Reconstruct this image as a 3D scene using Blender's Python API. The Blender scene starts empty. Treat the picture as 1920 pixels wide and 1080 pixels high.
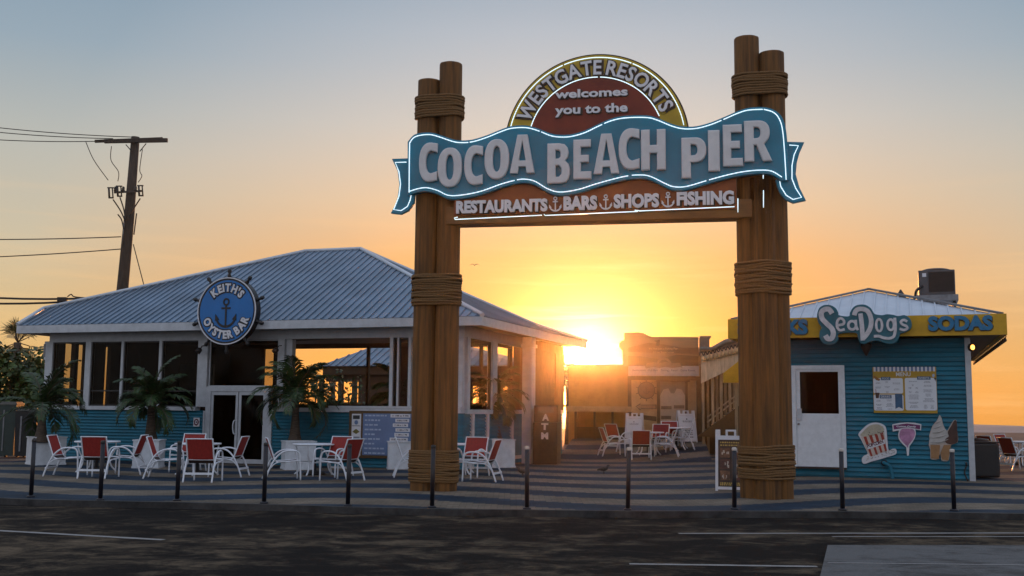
import bpy, bmesh, math, random
from mathutils import Vector, Matrix, Quaternion
R = math.radians
S = bpy.context.scene
COL = S.collection
rnd = random.Random(7)

# ------------------------------------------------------------------ camera model (used to read positions off the photograph)
FPX, EYE = 2000.0, 1.6
TH, RO = R(6.48), R(0.5)
_f = Vector((0, math.cos(TH), math.sin(TH)))
_r0 = Vector((1, 0, 0)); _u0 = Vector((0, -math.sin(TH), math.cos(TH)))
_r = _r0 * math.cos(RO) + _u0 * math.sin(RO)
_u = _u0 * math.cos(RO) - _r0 * math.sin(RO)
CAM = Vector((0, 0, EYE))
def ray(x, y): return _f * FPX + _r * (x - 960) + _u * (540 - y)
def gnd(x, y, z=0.0):
    d = ray(x, y); return CAM + d * ((z - EYE) / d.z)
def at(x, y, depth):
    d = ray(x, y); return CAM + d * (depth / d.y)

class Fr:
    """an upright working frame: x along the facade, y into the depth, z up"""
    def __init__(s, o, deg):
        s.o = Vector(o); s.deg = deg; a = R(deg)
        s.x = Vector((math.cos(a), -math.sin(a), 0)); s.y = Vector((math.sin(a), math.cos(a), 0))
    def Y(s, px, py, y=0.0):
        d = ray(px, py); t = (s.o + s.y * y - CAM).dot(s.y) / d.dot(s.y); p = CAM + d * t - s.o
        return p.dot(s.x), p.z
    def X(s, px, py, x=0.0):
        d = ray(px, py); t = (s.o + s.x * x - CAM).dot(s.x) / d.dot(s.x); p = CAM + d * t - s.o
        return p.dot(s.y), p.z
    def G(s, px, py, z=0.0):
        p = gnd(px, py, z) - s.o; return p.dot(s.x), p.dot(s.y)
    def L(s, w):
        p = Vector(w) - s.o; return Vector((p.dot(s.x), p.dot(s.y), p.z))
    def W(s, x, y, z): return s.o + s.x * x + s.y * y + Vector((0, 0, z))

# ------------------------------------------------------------------ materials
MATS = {}
def mat(name, col, rough=0.6, metal=0.0, var=0.12, scale=6.0, bump=0.0, emit=None, estr=0.0, stretch=None, spec=0.4, streak=None):
    if name in MATS: return MATS[name]
    m = bpy.data.materials.new(name); m.use_nodes = True
    nt = m.node_tree; b = nt.nodes['Principled BSDF']
    b.inputs['Roughness'].default_value = rough; b.inputs['Metallic'].default_value = metal
    b.inputs['Specular IOR Level'].default_value = spec
    tc = nt.nodes.new('ShaderNodeTexCoord'); mp = nt.nodes.new('ShaderNodeMapping')
    nt.links.new(tc.outputs['Object'], mp.inputs['Vector'])
    if stretch: mp.inputs['Scale'].default_value = stretch
    n = nt.nodes.new('ShaderNodeTexNoise'); n.inputs['Scale'].default_value = scale; n.inputs['Detail'].default_value = 6
    n.inputs['Roughness'].default_value = 0.65
    nt.links.new(mp.outputs['Vector'], n.inputs['Vector'])
    cr = nt.nodes.new('ShaderNodeValToRGB')
    d = [max(0.0, c * (1 - var * 2.2)) for c in col]; l = [min(1, c * (1 + var * 1.4)) for c in col]
    cr.color_ramp.elements[0].position = 0.3; cr.color_ramp.elements[0].color = (*d, 1)
    cr.color_ramp.elements[1].position = 0.7; cr.color_ramp.elements[1].color = (*l, 1)
    nt.links.new(n.outputs['Fac'], cr.inputs['Fac'])
    nt.links.new(cr.outputs['Color'], b.inputs['Base Color'])
    if streak:
        m2 = nt.nodes.new('ShaderNodeMapping'); nt.links.new(tc.outputs['Object'], m2.inputs['Vector']); m2.inputs['Scale'].default_value = streak
        n2 = nt.nodes.new('ShaderNodeTexNoise'); n2.inputs['Scale'].default_value = 1.0; n2.inputs['Detail'].default_value = 5; nt.links.new(m2.outputs[0], n2.inputs['Vector'])
        r2 = nt.nodes.new('ShaderNodeMapRange'); nt.links.new(n2.outputs['Fac'], r2.inputs[0])
        r2.inputs[1].default_value = 0.36; r2.inputs[2].default_value = 0.52; r2.inputs[3].default_value = 0.55; r2.inputs[4].default_value = 1.0
        mm = nt.nodes.new('ShaderNodeMix'); mm.data_type = 'RGBA'; mm.blend_type = 'MULTIPLY'; mm.inputs[0].default_value = 1
        nt.links.new(cr.outputs['Color'], mm.inputs[6]); nt.links.new(r2.outputs[0], mm.inputs[7]); nt.links.new(mm.outputs[2], b.inputs['Base Color'])
    if bump:
        bp = nt.nodes.new('ShaderNodeBump'); bp.inputs['Strength'].default_value = bump; bp.inputs['Distance'].default_value = 0.02
        nt.links.new(n.outputs['Fac'], bp.inputs['Height']); nt.links.new(bp.outputs['Normal'], b.inputs['Normal'])
    if emit:
        b.inputs['Emission Color'].default_value = (*emit, 1); b.inputs['Emission Strength'].default_value = estr
    MATS[name] = m
    return m

def glass_mat(name, tint, refl=0.12):
    m = bpy.data.materials.new(name); m.use_nodes = True; nt = m.node_tree
    for n in list(nt.nodes): nt.nodes.remove(n)
    o = nt.nodes.new('ShaderNodeOutputMaterial'); t = nt.nodes.new('ShaderNodeBsdfTransparent'); g = nt.nodes.new('ShaderNodeBsdfGlossy')
    g.inputs['Roughness'].default_value = 0.03; g.inputs['Color'].default_value = (0.9, 0.92, 0.95, 1); t.inputs['Color'].default_value = (*tint, 1)
    lw = nt.nodes.new('ShaderNodeLayerWeight'); lw.inputs['Blend'].default_value = refl
    mx = nt.nodes.new('ShaderNodeMixShader')
    nt.links.new(lw.outputs['Fresnel'], mx.inputs[0]); nt.links.new(t.outputs[0], mx.inputs[1]); nt.links.new(g.outputs[0], mx.inputs[2])
    nt.links.new(mx.outputs[0], o.inputs['Surface'])
    MATS[name] = m
    return m

# ------------------------------------------------------------------ mesh builder
def _hull(pts):
    pts = sorted(set(pts))
    def half(ps):
        h = []
        for p in ps:
            while len(h) > 1 and (h[-1][0]-h[-2][0])*(p[1]-h[-2][1])-(h[-1][1]-h[-2][1])*(p[0]-h[-2][0]) <= 0: h.pop()
            h.append(p)
        return h
    a, b = half(pts), half(pts[::-1])
    return a[:-1] + b[:-1]

def smooth_line(pts, n=6, closed=False):
    """Catmull-Rom through points (2D or 3D tuples)"""
    P = [Vector(p) for p in pts]; m = len(P); out = []
    rng = range(m) if closed else range(m - 1)
    for i in rng:
        p1, p2 = P[i], P[(i + 1) % m]
        p0 = P[i - 1] if (closed or i > 0) else p1
        p3 = P[(i + 2) % m] if (closed or i + 2 < m) else p2
        for k in range(n):
            t = k / n
            out.append(0.5 * ((2 * p1) + (p2 - p0) * t + (2 * p0 - 5 * p1 + 4 * p2 - p3) * t * t + (3 * p1 - p0 - 3 * p2 + p3) * t ** 3))
    if not closed: out.append(P[-1])
    return [tuple(p) for p in out]

def ribbon(pts, w):
    """closed 2-D outline of a stroke along pts; w is a width or one width per point"""
    n = len(pts); ws = w if isinstance(w, (list, tuple)) else [w] * n
    a, b = [], []
    for i in range(n):
        p = Vector(pts[i][:2]); q = Vector(pts[min(i + 1, n - 1)][:2]); o = Vector(pts[max(i - 1, 0)][:2])
        t = (q - o)
        if t.length < 1e-9: continue
        t.normalize(); nn = Vector((-t.y, t.x)) * ws[i] * 0.5
        a.append((p.x + nn.x, p.y + nn.y)); b.append((p.x - nn.x, p.y - nn.y))
    return a + b[::-1]

def ell(cx, cz, rx, rz, n=40, a0=0, a1=360):
    full = abs(a1 - a0) >= 360
    k = n if full else n + 1
    return [(cx + rx * math.cos(R(a0 + (a1 - a0) * i / n)), cz + rz * math.sin(R(a0 + (a1 - a0) * i / n))) for i in range(k)]

def _mesh_from_curve(cu):
    ob = bpy.data.objects.new('tmp', cu); COL.objects.link(ob)
    dg = bpy.context.evaluated_depsgraph_get(); dg.update()
    me = bpy.data.meshes.new_from_object(ob.evaluated_get(dg))
    bpy.data.objects.remove(ob); bpy.data.curves.remove(cu)
    return me

_TXT = {}
def text_geo(s, bold):
    key = (s, bold)
    if key not in _TXT:
        cu = bpy.data.curves.new('t', 'FONT'); cu.body = s; cu.size = 1; cu.offset = bold; cu.extrude = 0.5; cu.resolution_u = 3
        me = _mesh_from_curve(cu)
        V = [tuple(v.co) for v in me.vertices]; Fc = [tuple(p.vertices) for p in me.polygons]
        bpy.data.meshes.remove(me)
        _TXT[key] = (V, Fc)
    return _TXT[key]

class MB:
    def __init__(s): s.bm = bmesh.new()
    def _face(s, vs, mi=0, sm=False):
        try:
            f = s.bm.faces.new(vs); f.material_index = mi; f.smooth = sm; return f
        except ValueError: return None
    def poly(s, pts, mi=0):
        s._face([s.bm.verts.new(p) for p in pts], mi); return s
    def box(s, x0, x1, y0, y1, z0, z1, mi=0, bev=0.0):
        r = bmesh.ops.create_cube(s.bm, size=1.0)
        vs = r['verts']
        for v in vs:
            v.co = Vector((x0 + (v.co.x + .5) * (x1 - x0), y0 + (v.co.y + .5) * (y1 - y0), z0 + (v.co.z + .5) * (z1 - z0)))
        fs = {f for v in vs for f in v.link_faces}
        for f in fs: f.material_index = mi
        if bev:
            es = list({e for f in fs for e in f.edges})
            r = bmesh.ops.bevel(s.bm, geom=es, offset=bev, segments=2, affect='EDGES', profile=0.6)
            for f in r['faces']: f.material_index = mi
        return s
    def beam(s, a, b, w, h, mi=0, up=(0, 0, 1)):
        a, b = Vector(a), Vector(b); t = (b - a).normalized(); up = Vector(up)
        sd = t.cross(up)
        if sd.length < 1e-5: sd = t.cross(Vector((1, 0, 0)))
        sd.normalize(); uu = sd.cross(t)
        vs = []
        for p in (a, b):
            for i, j in ((-1, -1), (1, -1), (1, 1), (-1, 1)):
                vs.append(s.bm.verts.new(p + sd * (i * w / 2) + uu * (j * h / 2)))
        for q in ((0, 1, 2, 3), (7, 6, 5, 4), (0, 4, 5, 1), (1, 5, 6, 2), (2, 6, 7, 3), (3, 7, 4, 0)):
            s._face([vs[k] for k in q], mi)
        return s
    def tube(s, pts, r, seg=8, closed=False, mi=0, caps=True):
        P = [Vector(p) for p in pts]; n = len(P)
        rs = r if isinstance(r, (list, tuple)) else [r] * n
        T = []
        for i in range(n):
            a = P[i - 1] if (i > 0 or closed) else P[i]; b = P[(i + 1) % n] if (i < n - 1 or closed) else P[i]
            T.append((b - a).normalized())
        nrm = T[0].cross(Vector((0, 0, 1)))
        if nrm.length < 1e-3: nrm = T[0].cross(Vector((1, 0, 0)))
        nrm.normalize(); rings = []
        for i in range(n):
            nrm = nrm - T[i] * nrm.dot(T[i])
            if nrm.length < 1e-6: nrm = T[i].orthogonal()
            nrm.normalize(); bn = T[i].cross(nrm)
            rings.append([s.bm.verts.new(P[i] + (nrm * math.cos(2 * math.pi * k / seg) + bn * math.sin(2 * math.pi * k / seg)) * rs[i]) for k in range(seg)])
        for i in range(n if closed else n - 1):
            A, B = rings[i], rings[(i + 1) % n]
            for k in range(seg): s._face([A[k], A[(k + 1) % seg], B[(k + 1) % seg], B[k]], mi, True)
        if caps and not closed:
            s._face(rings[0][::-1], mi); s._face(rings[-1], mi)
        return s
    def lathe(s, c, prof, seg=24, mi=0, axis=(0, 0, 1), sm=True):
        """prof: (radius, height) list along axis from point c"""
        ax = Vector(axis).normalized(); a = ax.orthogonal().normalized(); b = ax.cross(a); c = Vector(c); rings = []
        for (r, h) in prof:
            rings.append([s.bm.verts.new(c + ax * h + (a * math.cos(2 * math.pi * k / seg) + b * math.sin(2 * math.pi * k / seg)) * max(r, 1e-4)) for k in range(seg)])
        for i in range(len(rings) - 1):
            for k in range(seg): s._face([rings[i][k], rings[i][(k + 1) % seg], rings[i + 1][(k + 1) % seg], rings[i + 1][k]], mi, sm)
        s._face(rings[0][::-1], mi); s._face(rings[-1], mi)
        return s
    def shape(s, loops, y, th, mi=0, bev=0.0):
        """flat cut-out in the x-z plane (even-odd holes); back at y, front at y-th"""
        if loops and not isinstance(loops[0][0], (tuple, list)): loops = [loops]
        cu = bpy.data.curves.new('c', 'CURVE'); cu.dimensions = '2D'; cu.fill_mode = 'BOTH'
        e = th / 2 - bev
        cu.extrude = e; cu.bevel_depth = bev; cu.bevel_resolution = 2; cu.offset = -bev
        for lp in loops:
            sp = cu.splines.new('POLY'); sp.points.add(len(lp) - 1)
            for i, p in enumerate(lp): sp.points[i].co = (p[0], p[1], 0, 1)
            sp.use_cyclic_u = True
        me = _mesh_from_curve(cu)
        vs = [s.bm.verts.new((v.co.x, y - th / 2 - v.co.z, v.co.y)) for v in me.vertices]
        for p in me.polygons: s._face([vs[i] for i in p.vertices], mi, False)
        bpy.data.meshes.remove(me)
        return s
    def text(s, body, x0, x1, z0, z1, y, th=0.02, bold=0.02, mi=0, keep=False):
        V, Fc = text_geo(body, bold)
        xa, xb = min(v[0] for v in V), max(v[0] for v in V); za, zb = min(v[1] for v in V), max(v[1] for v in V)
        kx = (x1 - x0) / (xb - xa); kz = (z1 - z0) / (zb - za)
        if keep: kx = kz = min(kx, kz)
        ox = (x0 + x1) / 2 - (xa + xb) / 2 * kx; oz = (z0 + z1) / 2 - (za + zb) / 2 * kz
        vs = [s.bm.verts.new((ox + v[0] * kx, y - th / 2 - v[2] * th, oz + v[1] * kz)) for v in V]
        for f in Fc: s._face([vs[i] for i in f], mi)
        return s
    def glyph(s, ch, M, y, th, bold=0.03, mi=0):
        """a glyph with 2-D affine M(x, z) -> (x, z); the glyph is centred in x, cap height 1"""
        V, Fc = text_geo(ch, bold)
        xa, xb = min(v[0] for v in V), max(v[0] for v in V)
        cap = max(v[1] for v in text_geo('H', 0)[0])
        vs = []
        for v in V:
            x, z = M((v[0] - (xa + xb) / 2) / cap, v[1] / cap); vs.append(s.bm.verts.new((x, y - th / 2 - v[2] * th, z)))
        for f in Fc: s._face([vs[i] for i in f], mi)
        return s
    def arc_text(s, body, cx, cz, rad, a0, a1, size, y, th=0.02, bold=0.03, mi=0, bottom=False, wid=1.0):
        cap = max(v[1] for v in text_geo('H', 0)[0]); W = []
        for ch in body:
            if ch == ' ': W.append(0.35); continue
            V, _ = text_geo(ch, 0); W.append((max(v[0] for v in V) - min(v[0] for v in V)) / cap + 0.16)
        tot = sum(W); run = 0
        for ch, w in zip(body, W):
            a = a0 + (a1 - a0) * (run + w / 2) / tot; run += w
            if ch == ' ': continue
            aa = R(a); ca, sa = math.cos(aa), math.sin(aa)
            if not bottom:
                def M(x, z): return (cx + ca * (rad + z * size) + sa * x * size * wid, cz + sa * (rad + z * size) - ca * x * size * wid)
            else:
                def M(x, z): return (cx + ca * (rad - z * size) - sa * x * size * wid, cz + sa * (rad - z * size) + ca * x * size * wid)
            s.glyph(ch, M, y, th, bold, mi)
        return s
    def build(s, name, mats, parent=None, smooth_by=None):
        me = bpy.data.meshes.new(name); s.bm.normal_update(); 
        if parent is not None and parent.name in ORG:
            o = ORG[parent.name]; bmesh.ops.translate(s.bm, verts=s.bm.verts, vec=-o)
        bmesh.ops.recalc_face_normals(s.bm, faces=s.bm.faces)
        s.bm.to_mesh(me); s.bm.free()
        for m in (mats if isinstance(mats, (list, tuple)) else [mats]): me.materials.append(m)
        ob = bpy.data.objects.new(name, me); COL.objects.link(ob)
        if parent is not None:
            ob.parent = parent
            if parent.name in ORG: ORG[ob.name] = ORG[parent.name]
        return ob
ORG = {}
def tag(o, label=None, cat=None, group=None, kind=None):
    if label: o['label'] = label
    if cat: o['category'] = cat
    if group: o['group'] = group
    if kind: o['kind'] = kind
    return o
def thing(name, label, cat, fr=None, loc=(0, 0, 0), group=None, rot=0.0):
    """an Empty at the thing's base; with fr, loc is in that frame and the parts are modelled in frame coordinates"""
    o = bpy.data.objects.new(name, None); COL.objects.link(o); o.empty_display_size = 0.2
    if fr is not None:
        o.location = fr.W(*loc); o.rotation_euler = (0, 0, -R(fr.deg)); ORG[o.name] = Vector(loc)
    else:
        o.location = loc; o.rotation_euler = (0, 0, rot)
    return tag(o, label, cat, group)
def dup(root, loc, rotz, label, group=None):
    r = root.copy(); COL.objects.link(r); r.location = loc; r.rotation_euler = (0, 0, rotz); r['label'] = label
    if group: r['group'] = group
    for ch in list(root.children):
        c = ch.copy(); COL.objects.link(c); c.parent = r
        for g in ch.children:
            d = g.copy(); COL.objects.link(d); d.parent = c
    return r
# ------------------------------------------------------------------ camera
cam = bpy.data.cameras.new('camera'); cam.sensor_width = 36; cam.lens = 36 * FPX / 1920; cam.clip_end = 20000; cam.clip_start = 0.1
co = bpy.data.objects.new('camera', cam); COL.objects.link(co)
M = Matrix((_r, _u, -_f)).transposed().to_4x4(); M.translation = CAM; co.matrix_world = M
S.camera = co
S.view_settings.view_transform = 'Standard'; S.view_settings.look = 'None'; S.view_settings.gamma = 1; S.view_settings.exposure = 0.0
S.view_settings.use_curve_mapping = False
S.cycles.use_denoising = True
S.cycles.max_bounces = 8; S.cycles.transparent_max_bounces = 24; S.cycles.volume_bounces = 0
S.cycles.sample_clamp_indirect = 8.0

# ------------------------------------------------------------------ sun and sky
SUN = ray(1097, 664).normalized()
sun_el, sun_az = math.asin(SUN.z), math.atan2(SUN.x, SUN.y)
l = bpy.data.lights.new('sun', 'SUN'); l.energy = 3.4; l.angle = R(0.6); l.color = (1.0, 0.38, 0.11)
lo = bpy.data.objects.new('sun', l); COL.objects.link(lo); lo.rotation_euler = SUN.to_track_quat('Z', 'Y').to_euler()
W = bpy.data.worlds.new('World'); S.world = W; W.use_nodes = True
nt = W.node_tree; N = nt.nodes; LK = nt.links.new
for n in list(N): N.remove(n)
def nd(t, **k):
    n = N.new(t)
    for a, b in k.items(): setattr(n, a, b)
    return n
def mth(op, a, b=None, clamp=False):
    n = nd('ShaderNodeMath', operation=op); n.use_clamp = clamp
    for i, v in enumerate((a, b)):
        if v is None: continue
        if isinstance(v, (int, float)): n.inputs[i].default_value = v
        else: LK(v, n.inputs[i])
    return n.outputs[0]
def mixc(fac, a, b, bt='MIX'):
    n = nd('ShaderNodeMix', data_type='RGBA', blend_type=bt); n.clamp_factor = True
    for i, v in ((0, fac), (6, a), (7, b)):
        if isinstance(v, (int, float)): n.inputs[i].default_value = v
        elif isinstance(v, tuple): n.inputs[i].default_value = (*v, 1)
        else: LK(v, n.inputs[i])
    return n.outputs[2]
tc = nd('ShaderNodeTexCoord'); DIR = tc.outputs['Generated']
sx = nd('ShaderNodeSeparateXYZ'); LK(DIR, sx.inputs[0])
sky = nd('ShaderNodeTexSky'); sky.sky_type = 'NISHITA'; sky.sun_disc = False; sky.sun_elevation = sun_el; sky.sun_rotation = sun_az
sky.air_density = 1.0; sky.dust_density = 1.2; sky.ozone_density = 1.5
dt = nd('ShaderNodeVectorMath', operation='DOT_PRODUCT'); LK(DIR, dt.inputs[0]); dt.inputs[1].default_value = SUN
ang = mth('DEGREES', mth('ARCCOSINE', mth('MINIMUM', dt.outputs['Value'], 1.0)))      # degrees from the sun
elev = mth('DEGREES', mth('ARCSINE', sx.outputs['Z']))
# dawn colours by elevation (degrees 0..30), toward the sun and away from it
def ramp(stops):
    cr = nd('ShaderNodeValToRGB'); LK(mth('DIVIDE', elev, 30.0, True), cr.inputs['Fac']); E_ = cr.color_ramp.elements
    E_[0].position = stops[0][0] / 30; E_[0].color = (*stops[0][1], 1); E_[1].position = stops[-1][0] / 30; E_[1].color = (*stops[-1][1], 1)
    for p, c in stops[1:-1]: e = E_.new(p / 30); e.color = (*c, 1)
    return cr.outputs['Color']
near_c = ramp([(0, (0.66, 0.235, 0.04)), (4, (0.67, 0.25, 0.055)), (8, (0.72, 0.35, 0.13)), (11, (0.71, 0.48, 0.30)), (15, (0.63, 0.56, 0.50)), (20, (0.52, 0.54, 0.59)), (26, (0.33, 0.40, 0.50))])
far_c = ramp([(0, (0.74, 0.39, 0.11)), (4, (0.64, 0.44, 0.21)), (8, (0.56, 0.47, 0.33)), (13, (0.45, 0.45, 0.41)), (18, (0.28, 0.36, 0.43)), (25, (0.17, 0.27, 0.38))])
far = mth('DIVIDE', mth('SUBTRACT', ang, 10.0), 19.0, True)
dawn = mixc(far, near_c, far_c)
nish = mixc(1.0, sky.outputs['Color'], (0.02, 0.02, 0.02), 'MULTIPLY')
base = mixc(1.0, dawn, nish, 'ADD')
# high thin streaks of cloud
mp = nd('ShaderNodeMapping'); LK(DIR, mp.inputs['Vector']); mp.inputs['Scale'].default_value = (2.2, 2.2, 34.0); mp.inputs['Rotation'].default_value = (0, R(4), 0)
nz = nd('ShaderNodeTexNoise'); nz.inputs['Scale'].default_value = 2.3; nz.inputs['Detail'].default_value = 7; nz.inputs['Roughness'].default_value = 0.55; LK(mp.outputs[0], nz.inputs['Vector'])
c1 = nd('ShaderNodeMapRange'); LK(nz.outputs['Fac'], c1.inputs[0]); c1.inputs[1].default_value = 0.52; c1.inputs[2].default_value = 0.78
cfade = mth('SUBTRACT', 1.0, mth('DIVIDE', elev, 13.0, True))
cl = mth('MULTIPLY', c1.outputs[0], cfade)
base = mixc(mth('MULTIPLY', cl, 0.5), base, (1.15, 0.70, 0.30))
# glow round the sun, and the sun's own disc
def gauss(wd, k): return mth('MULTIPLY', mth('POWER', 2.718, mth('MULTIPLY', mth('DIVIDE', ang, wd), -1.0)), k)
vs = nd('ShaderNodeVectorMath', operation='MULTIPLY'); LK(DIR, vs.inputs[0]); vs.inputs[1].default_value = (1, 1, 1)
g1 = mixc(1.0, (1.0, 0.50, 0.12), gauss(3.0, 0.18), 'MULTIPLY')
base = mixc(1.0, base, g1, 'ADD')
g2 = mixc(1.0, (1.0, 0.78, 0.42), gauss(0.95, 2.6), 'MULTIPLY')
base = mixc(1.0, base, g2, 'ADD')
streak = mth('MULTIPLY', mth('MULTIPLY', c1.outputs[0], gauss(2.4, 2.4)), cfade)
base = mixc(1.0, base, mixc(1.0, (1.0, 0.82, 0.5), streak, 'MULTIPLY'), 'ADD')
disc = mth('MULTIPLY', mth('LESS_THAN', ang, 0.75), 12.0)
base = mixc(1.0, base, mixc(1.0, (1.0, 0.85, 0.55), disc, 'MULTIPLY'), 'ADD')
# sky overhead and to the west, brightened as added fill for the fronts
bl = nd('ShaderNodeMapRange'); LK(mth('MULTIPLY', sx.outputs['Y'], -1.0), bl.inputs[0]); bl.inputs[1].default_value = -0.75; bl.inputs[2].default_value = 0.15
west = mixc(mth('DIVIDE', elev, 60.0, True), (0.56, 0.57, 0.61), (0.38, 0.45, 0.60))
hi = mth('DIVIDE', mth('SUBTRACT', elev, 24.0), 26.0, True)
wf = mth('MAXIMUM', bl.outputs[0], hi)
WEST_FILL = 1.32
base = mixc(wf, base, mixc(1.0, west, (WEST_FILL, WEST_FILL, WEST_FILL), 'MULTIPLY'))
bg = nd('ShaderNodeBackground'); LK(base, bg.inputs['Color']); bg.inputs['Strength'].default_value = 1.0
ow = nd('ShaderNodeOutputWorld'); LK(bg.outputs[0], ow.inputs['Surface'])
W.cycles.sampling_method = 'MANUAL'; W.cycles.sample_map_resolution = 2048

# ------------------------------------------------------------------ common materials
mat('white_paint', (0.62, 0.64, 0.67), 0.45, var=0.05, scale=9)
mat('trim_white', (0.44, 0.46, 0.49), 0.5, var=0.07, scale=5)
mat('teal_siding', (0.002, 0.130, 0.200), 0.6, var=0.16, scale=1.6, stretch=(0.6, 1, 3))
mat('metal_roof', (0.150, 0.215, 0.290), 0.42, metal=0.35, var=0.13, scale=0.8)
mat('roof_white', (0.52, 0.57, 0.63), 0.45, metal=0.2, var=0.05, scale=2)
mat('log_wood', (0.138, 0.058, 0.010), 0.75, var=0.24, scale=2.2, bump=0.6, stretch=(7, 7, 0.5), streak=(11, 11, 0.35))
mat('log_end', (0.16, 0.095, 0.045), 0.8, var=0.2, scale=12)
mat('rope', (0.165, 0.088, 0.032), 0.85, var=0.25, scale=30, bump=0.5, stretch=(1, 1, 5))
mat('sign_blue', (0.002, 0.175, 0.275), 0.4, var=0.10, scale=1.4)
mat('sign_edge', (0.006, 0.055, 0.085), 0.5)
mat('letter_grey', (0.60, 0.59, 0.59), 0.45, var=0.05, scale=4)
mat('letter_pale', (0.70, 0.68, 0.70), 0.45, var=0.04)
mat('letter_dark', (0.045, 0.03, 0.02), 0.6)
mat('sun_yellow', (0.42, 0.27, 0.010), 0.45, var=0.08, scale=2)
mat('sun_red', (0.165, 0.016, 0.003), 0.5, var=0.12, scale=2)
mat('panel_orange', (0.23, 0.050, 0.004), 0.5, var=0.15, scale=1.5)
mat('edge_dark', (0.025, 0.015, 0.012), 0.55)
mat('neon', (0.9, 0.95, 1.0), 0.3, var=0.0, emit=(0.70, 0.93, 1.0), estr=1.15)
mat('post_black', (0.010, 0.010, 0.016), 0.42, var=0.2, scale=14)
mat('post_cap', (0.50, 0.46, 0.42), 0.5)
mat('dark_metal', (0.03, 0.028, 0.028), 0.45, metal=0.3, var=0.2)
mat('grey_metal', (0.18, 0.18, 0.19), 0.45, metal=0.4, var=0.15)
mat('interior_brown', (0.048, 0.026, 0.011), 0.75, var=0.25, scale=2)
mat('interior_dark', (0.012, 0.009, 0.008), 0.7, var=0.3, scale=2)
mat('timber', (0.115, 0.070, 0.030), 0.75, var=0.22, scale=4, stretch=(1, 1, 0.5), bump=0.2)
mat('soffit', (0.16, 0.13, 0.10), 0.7)
mat('sling_red', (0.26, 0.018, 0.014), 0.7, var=0.10, scale=20)
mat('sling_dark', (0.035, 0.018, 0.016), 0.8)
mat('chair_white', (0.66, 0.69, 0.74), 0.35, var=0.04)
mat('planter_white', (0.55, 0.58, 0.62), 0.5, var=0.08, scale=5)
mat('soil', (0.02, 0.014, 0.01), 0.95, var=0.4, scale=20)
mat('palm_trunk', (0.085, 0.062, 0.045), 0.85, var=0.35, scale=7, stretch=(1, 1, 6), bump=0.6)
mat('palm_leaf', (0.026, 0.055, 0.013), 0.5, var=0.35, scale=5)
mat('bush_leaf', (0.050, 0.085, 0.014), 0.5, var=0.5, scale=3)
mat('sign_cobalt', (0.006, 0.135, 0.40), 0.4, var=0.06, scale=2)
mat('black_paint', (0.008, 0.008, 0.010), 0.45)
mat('board_blue', (0.11, 0.17, 0.31), 0.5, var=0.08, scale=2)
mat('board_line', (0.34, 0.42, 0.56), 0.5)
mat('board_wood', (0.10, 0.055, 0.020), 0.7, var=0.25, scale=5, stretch=(0.5, 1, 4))
mat('sign_white', (0.60, 0.60, 0.63), 0.5, var=0.04)
mat('ink', (0.03, 0.03, 0.035), 0.6)
mat('ink_soft', (0.24, 0.25, 0.29), 0.6)
mat('fascia_yellow', (0.56, 0.31, 0.008), 0.5, var=0.12, scale=2)
mat('letter_blue', (0.012, 0.15, 0.30), 0.45, var=0.06)
mat('badge_teal', (0.022, 0.125, 0.165), 0.5, var=0.08)
mat('badge_letter', (0.58, 0.56, 0.58), 0.5)
mat('wire', (0.012, 0.012, 0.013), 0.6)
mat('pole_wood', (0.045, 0.033, 0.027), 0.85, var=0.3, scale=4, stretch=(6, 6, 0.6), bump=0.4)
mat('tan_wall', (0.44, 0.31, 0.17), 0.65, var=0.10, scale=3)
mat('ochre_wall', (0.32, 0.18, 0.05), 0.7, var=0.12, scale=2)
glass_mat('window_glass', (0.62, 0.60, 0.56), 0.10)
glass_mat('clear_glass', (0.88, 0.87, 0.84), 0.03)
glass_mat('door_glass', (0.34, 0.27, 0.22), 0.12)

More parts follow.
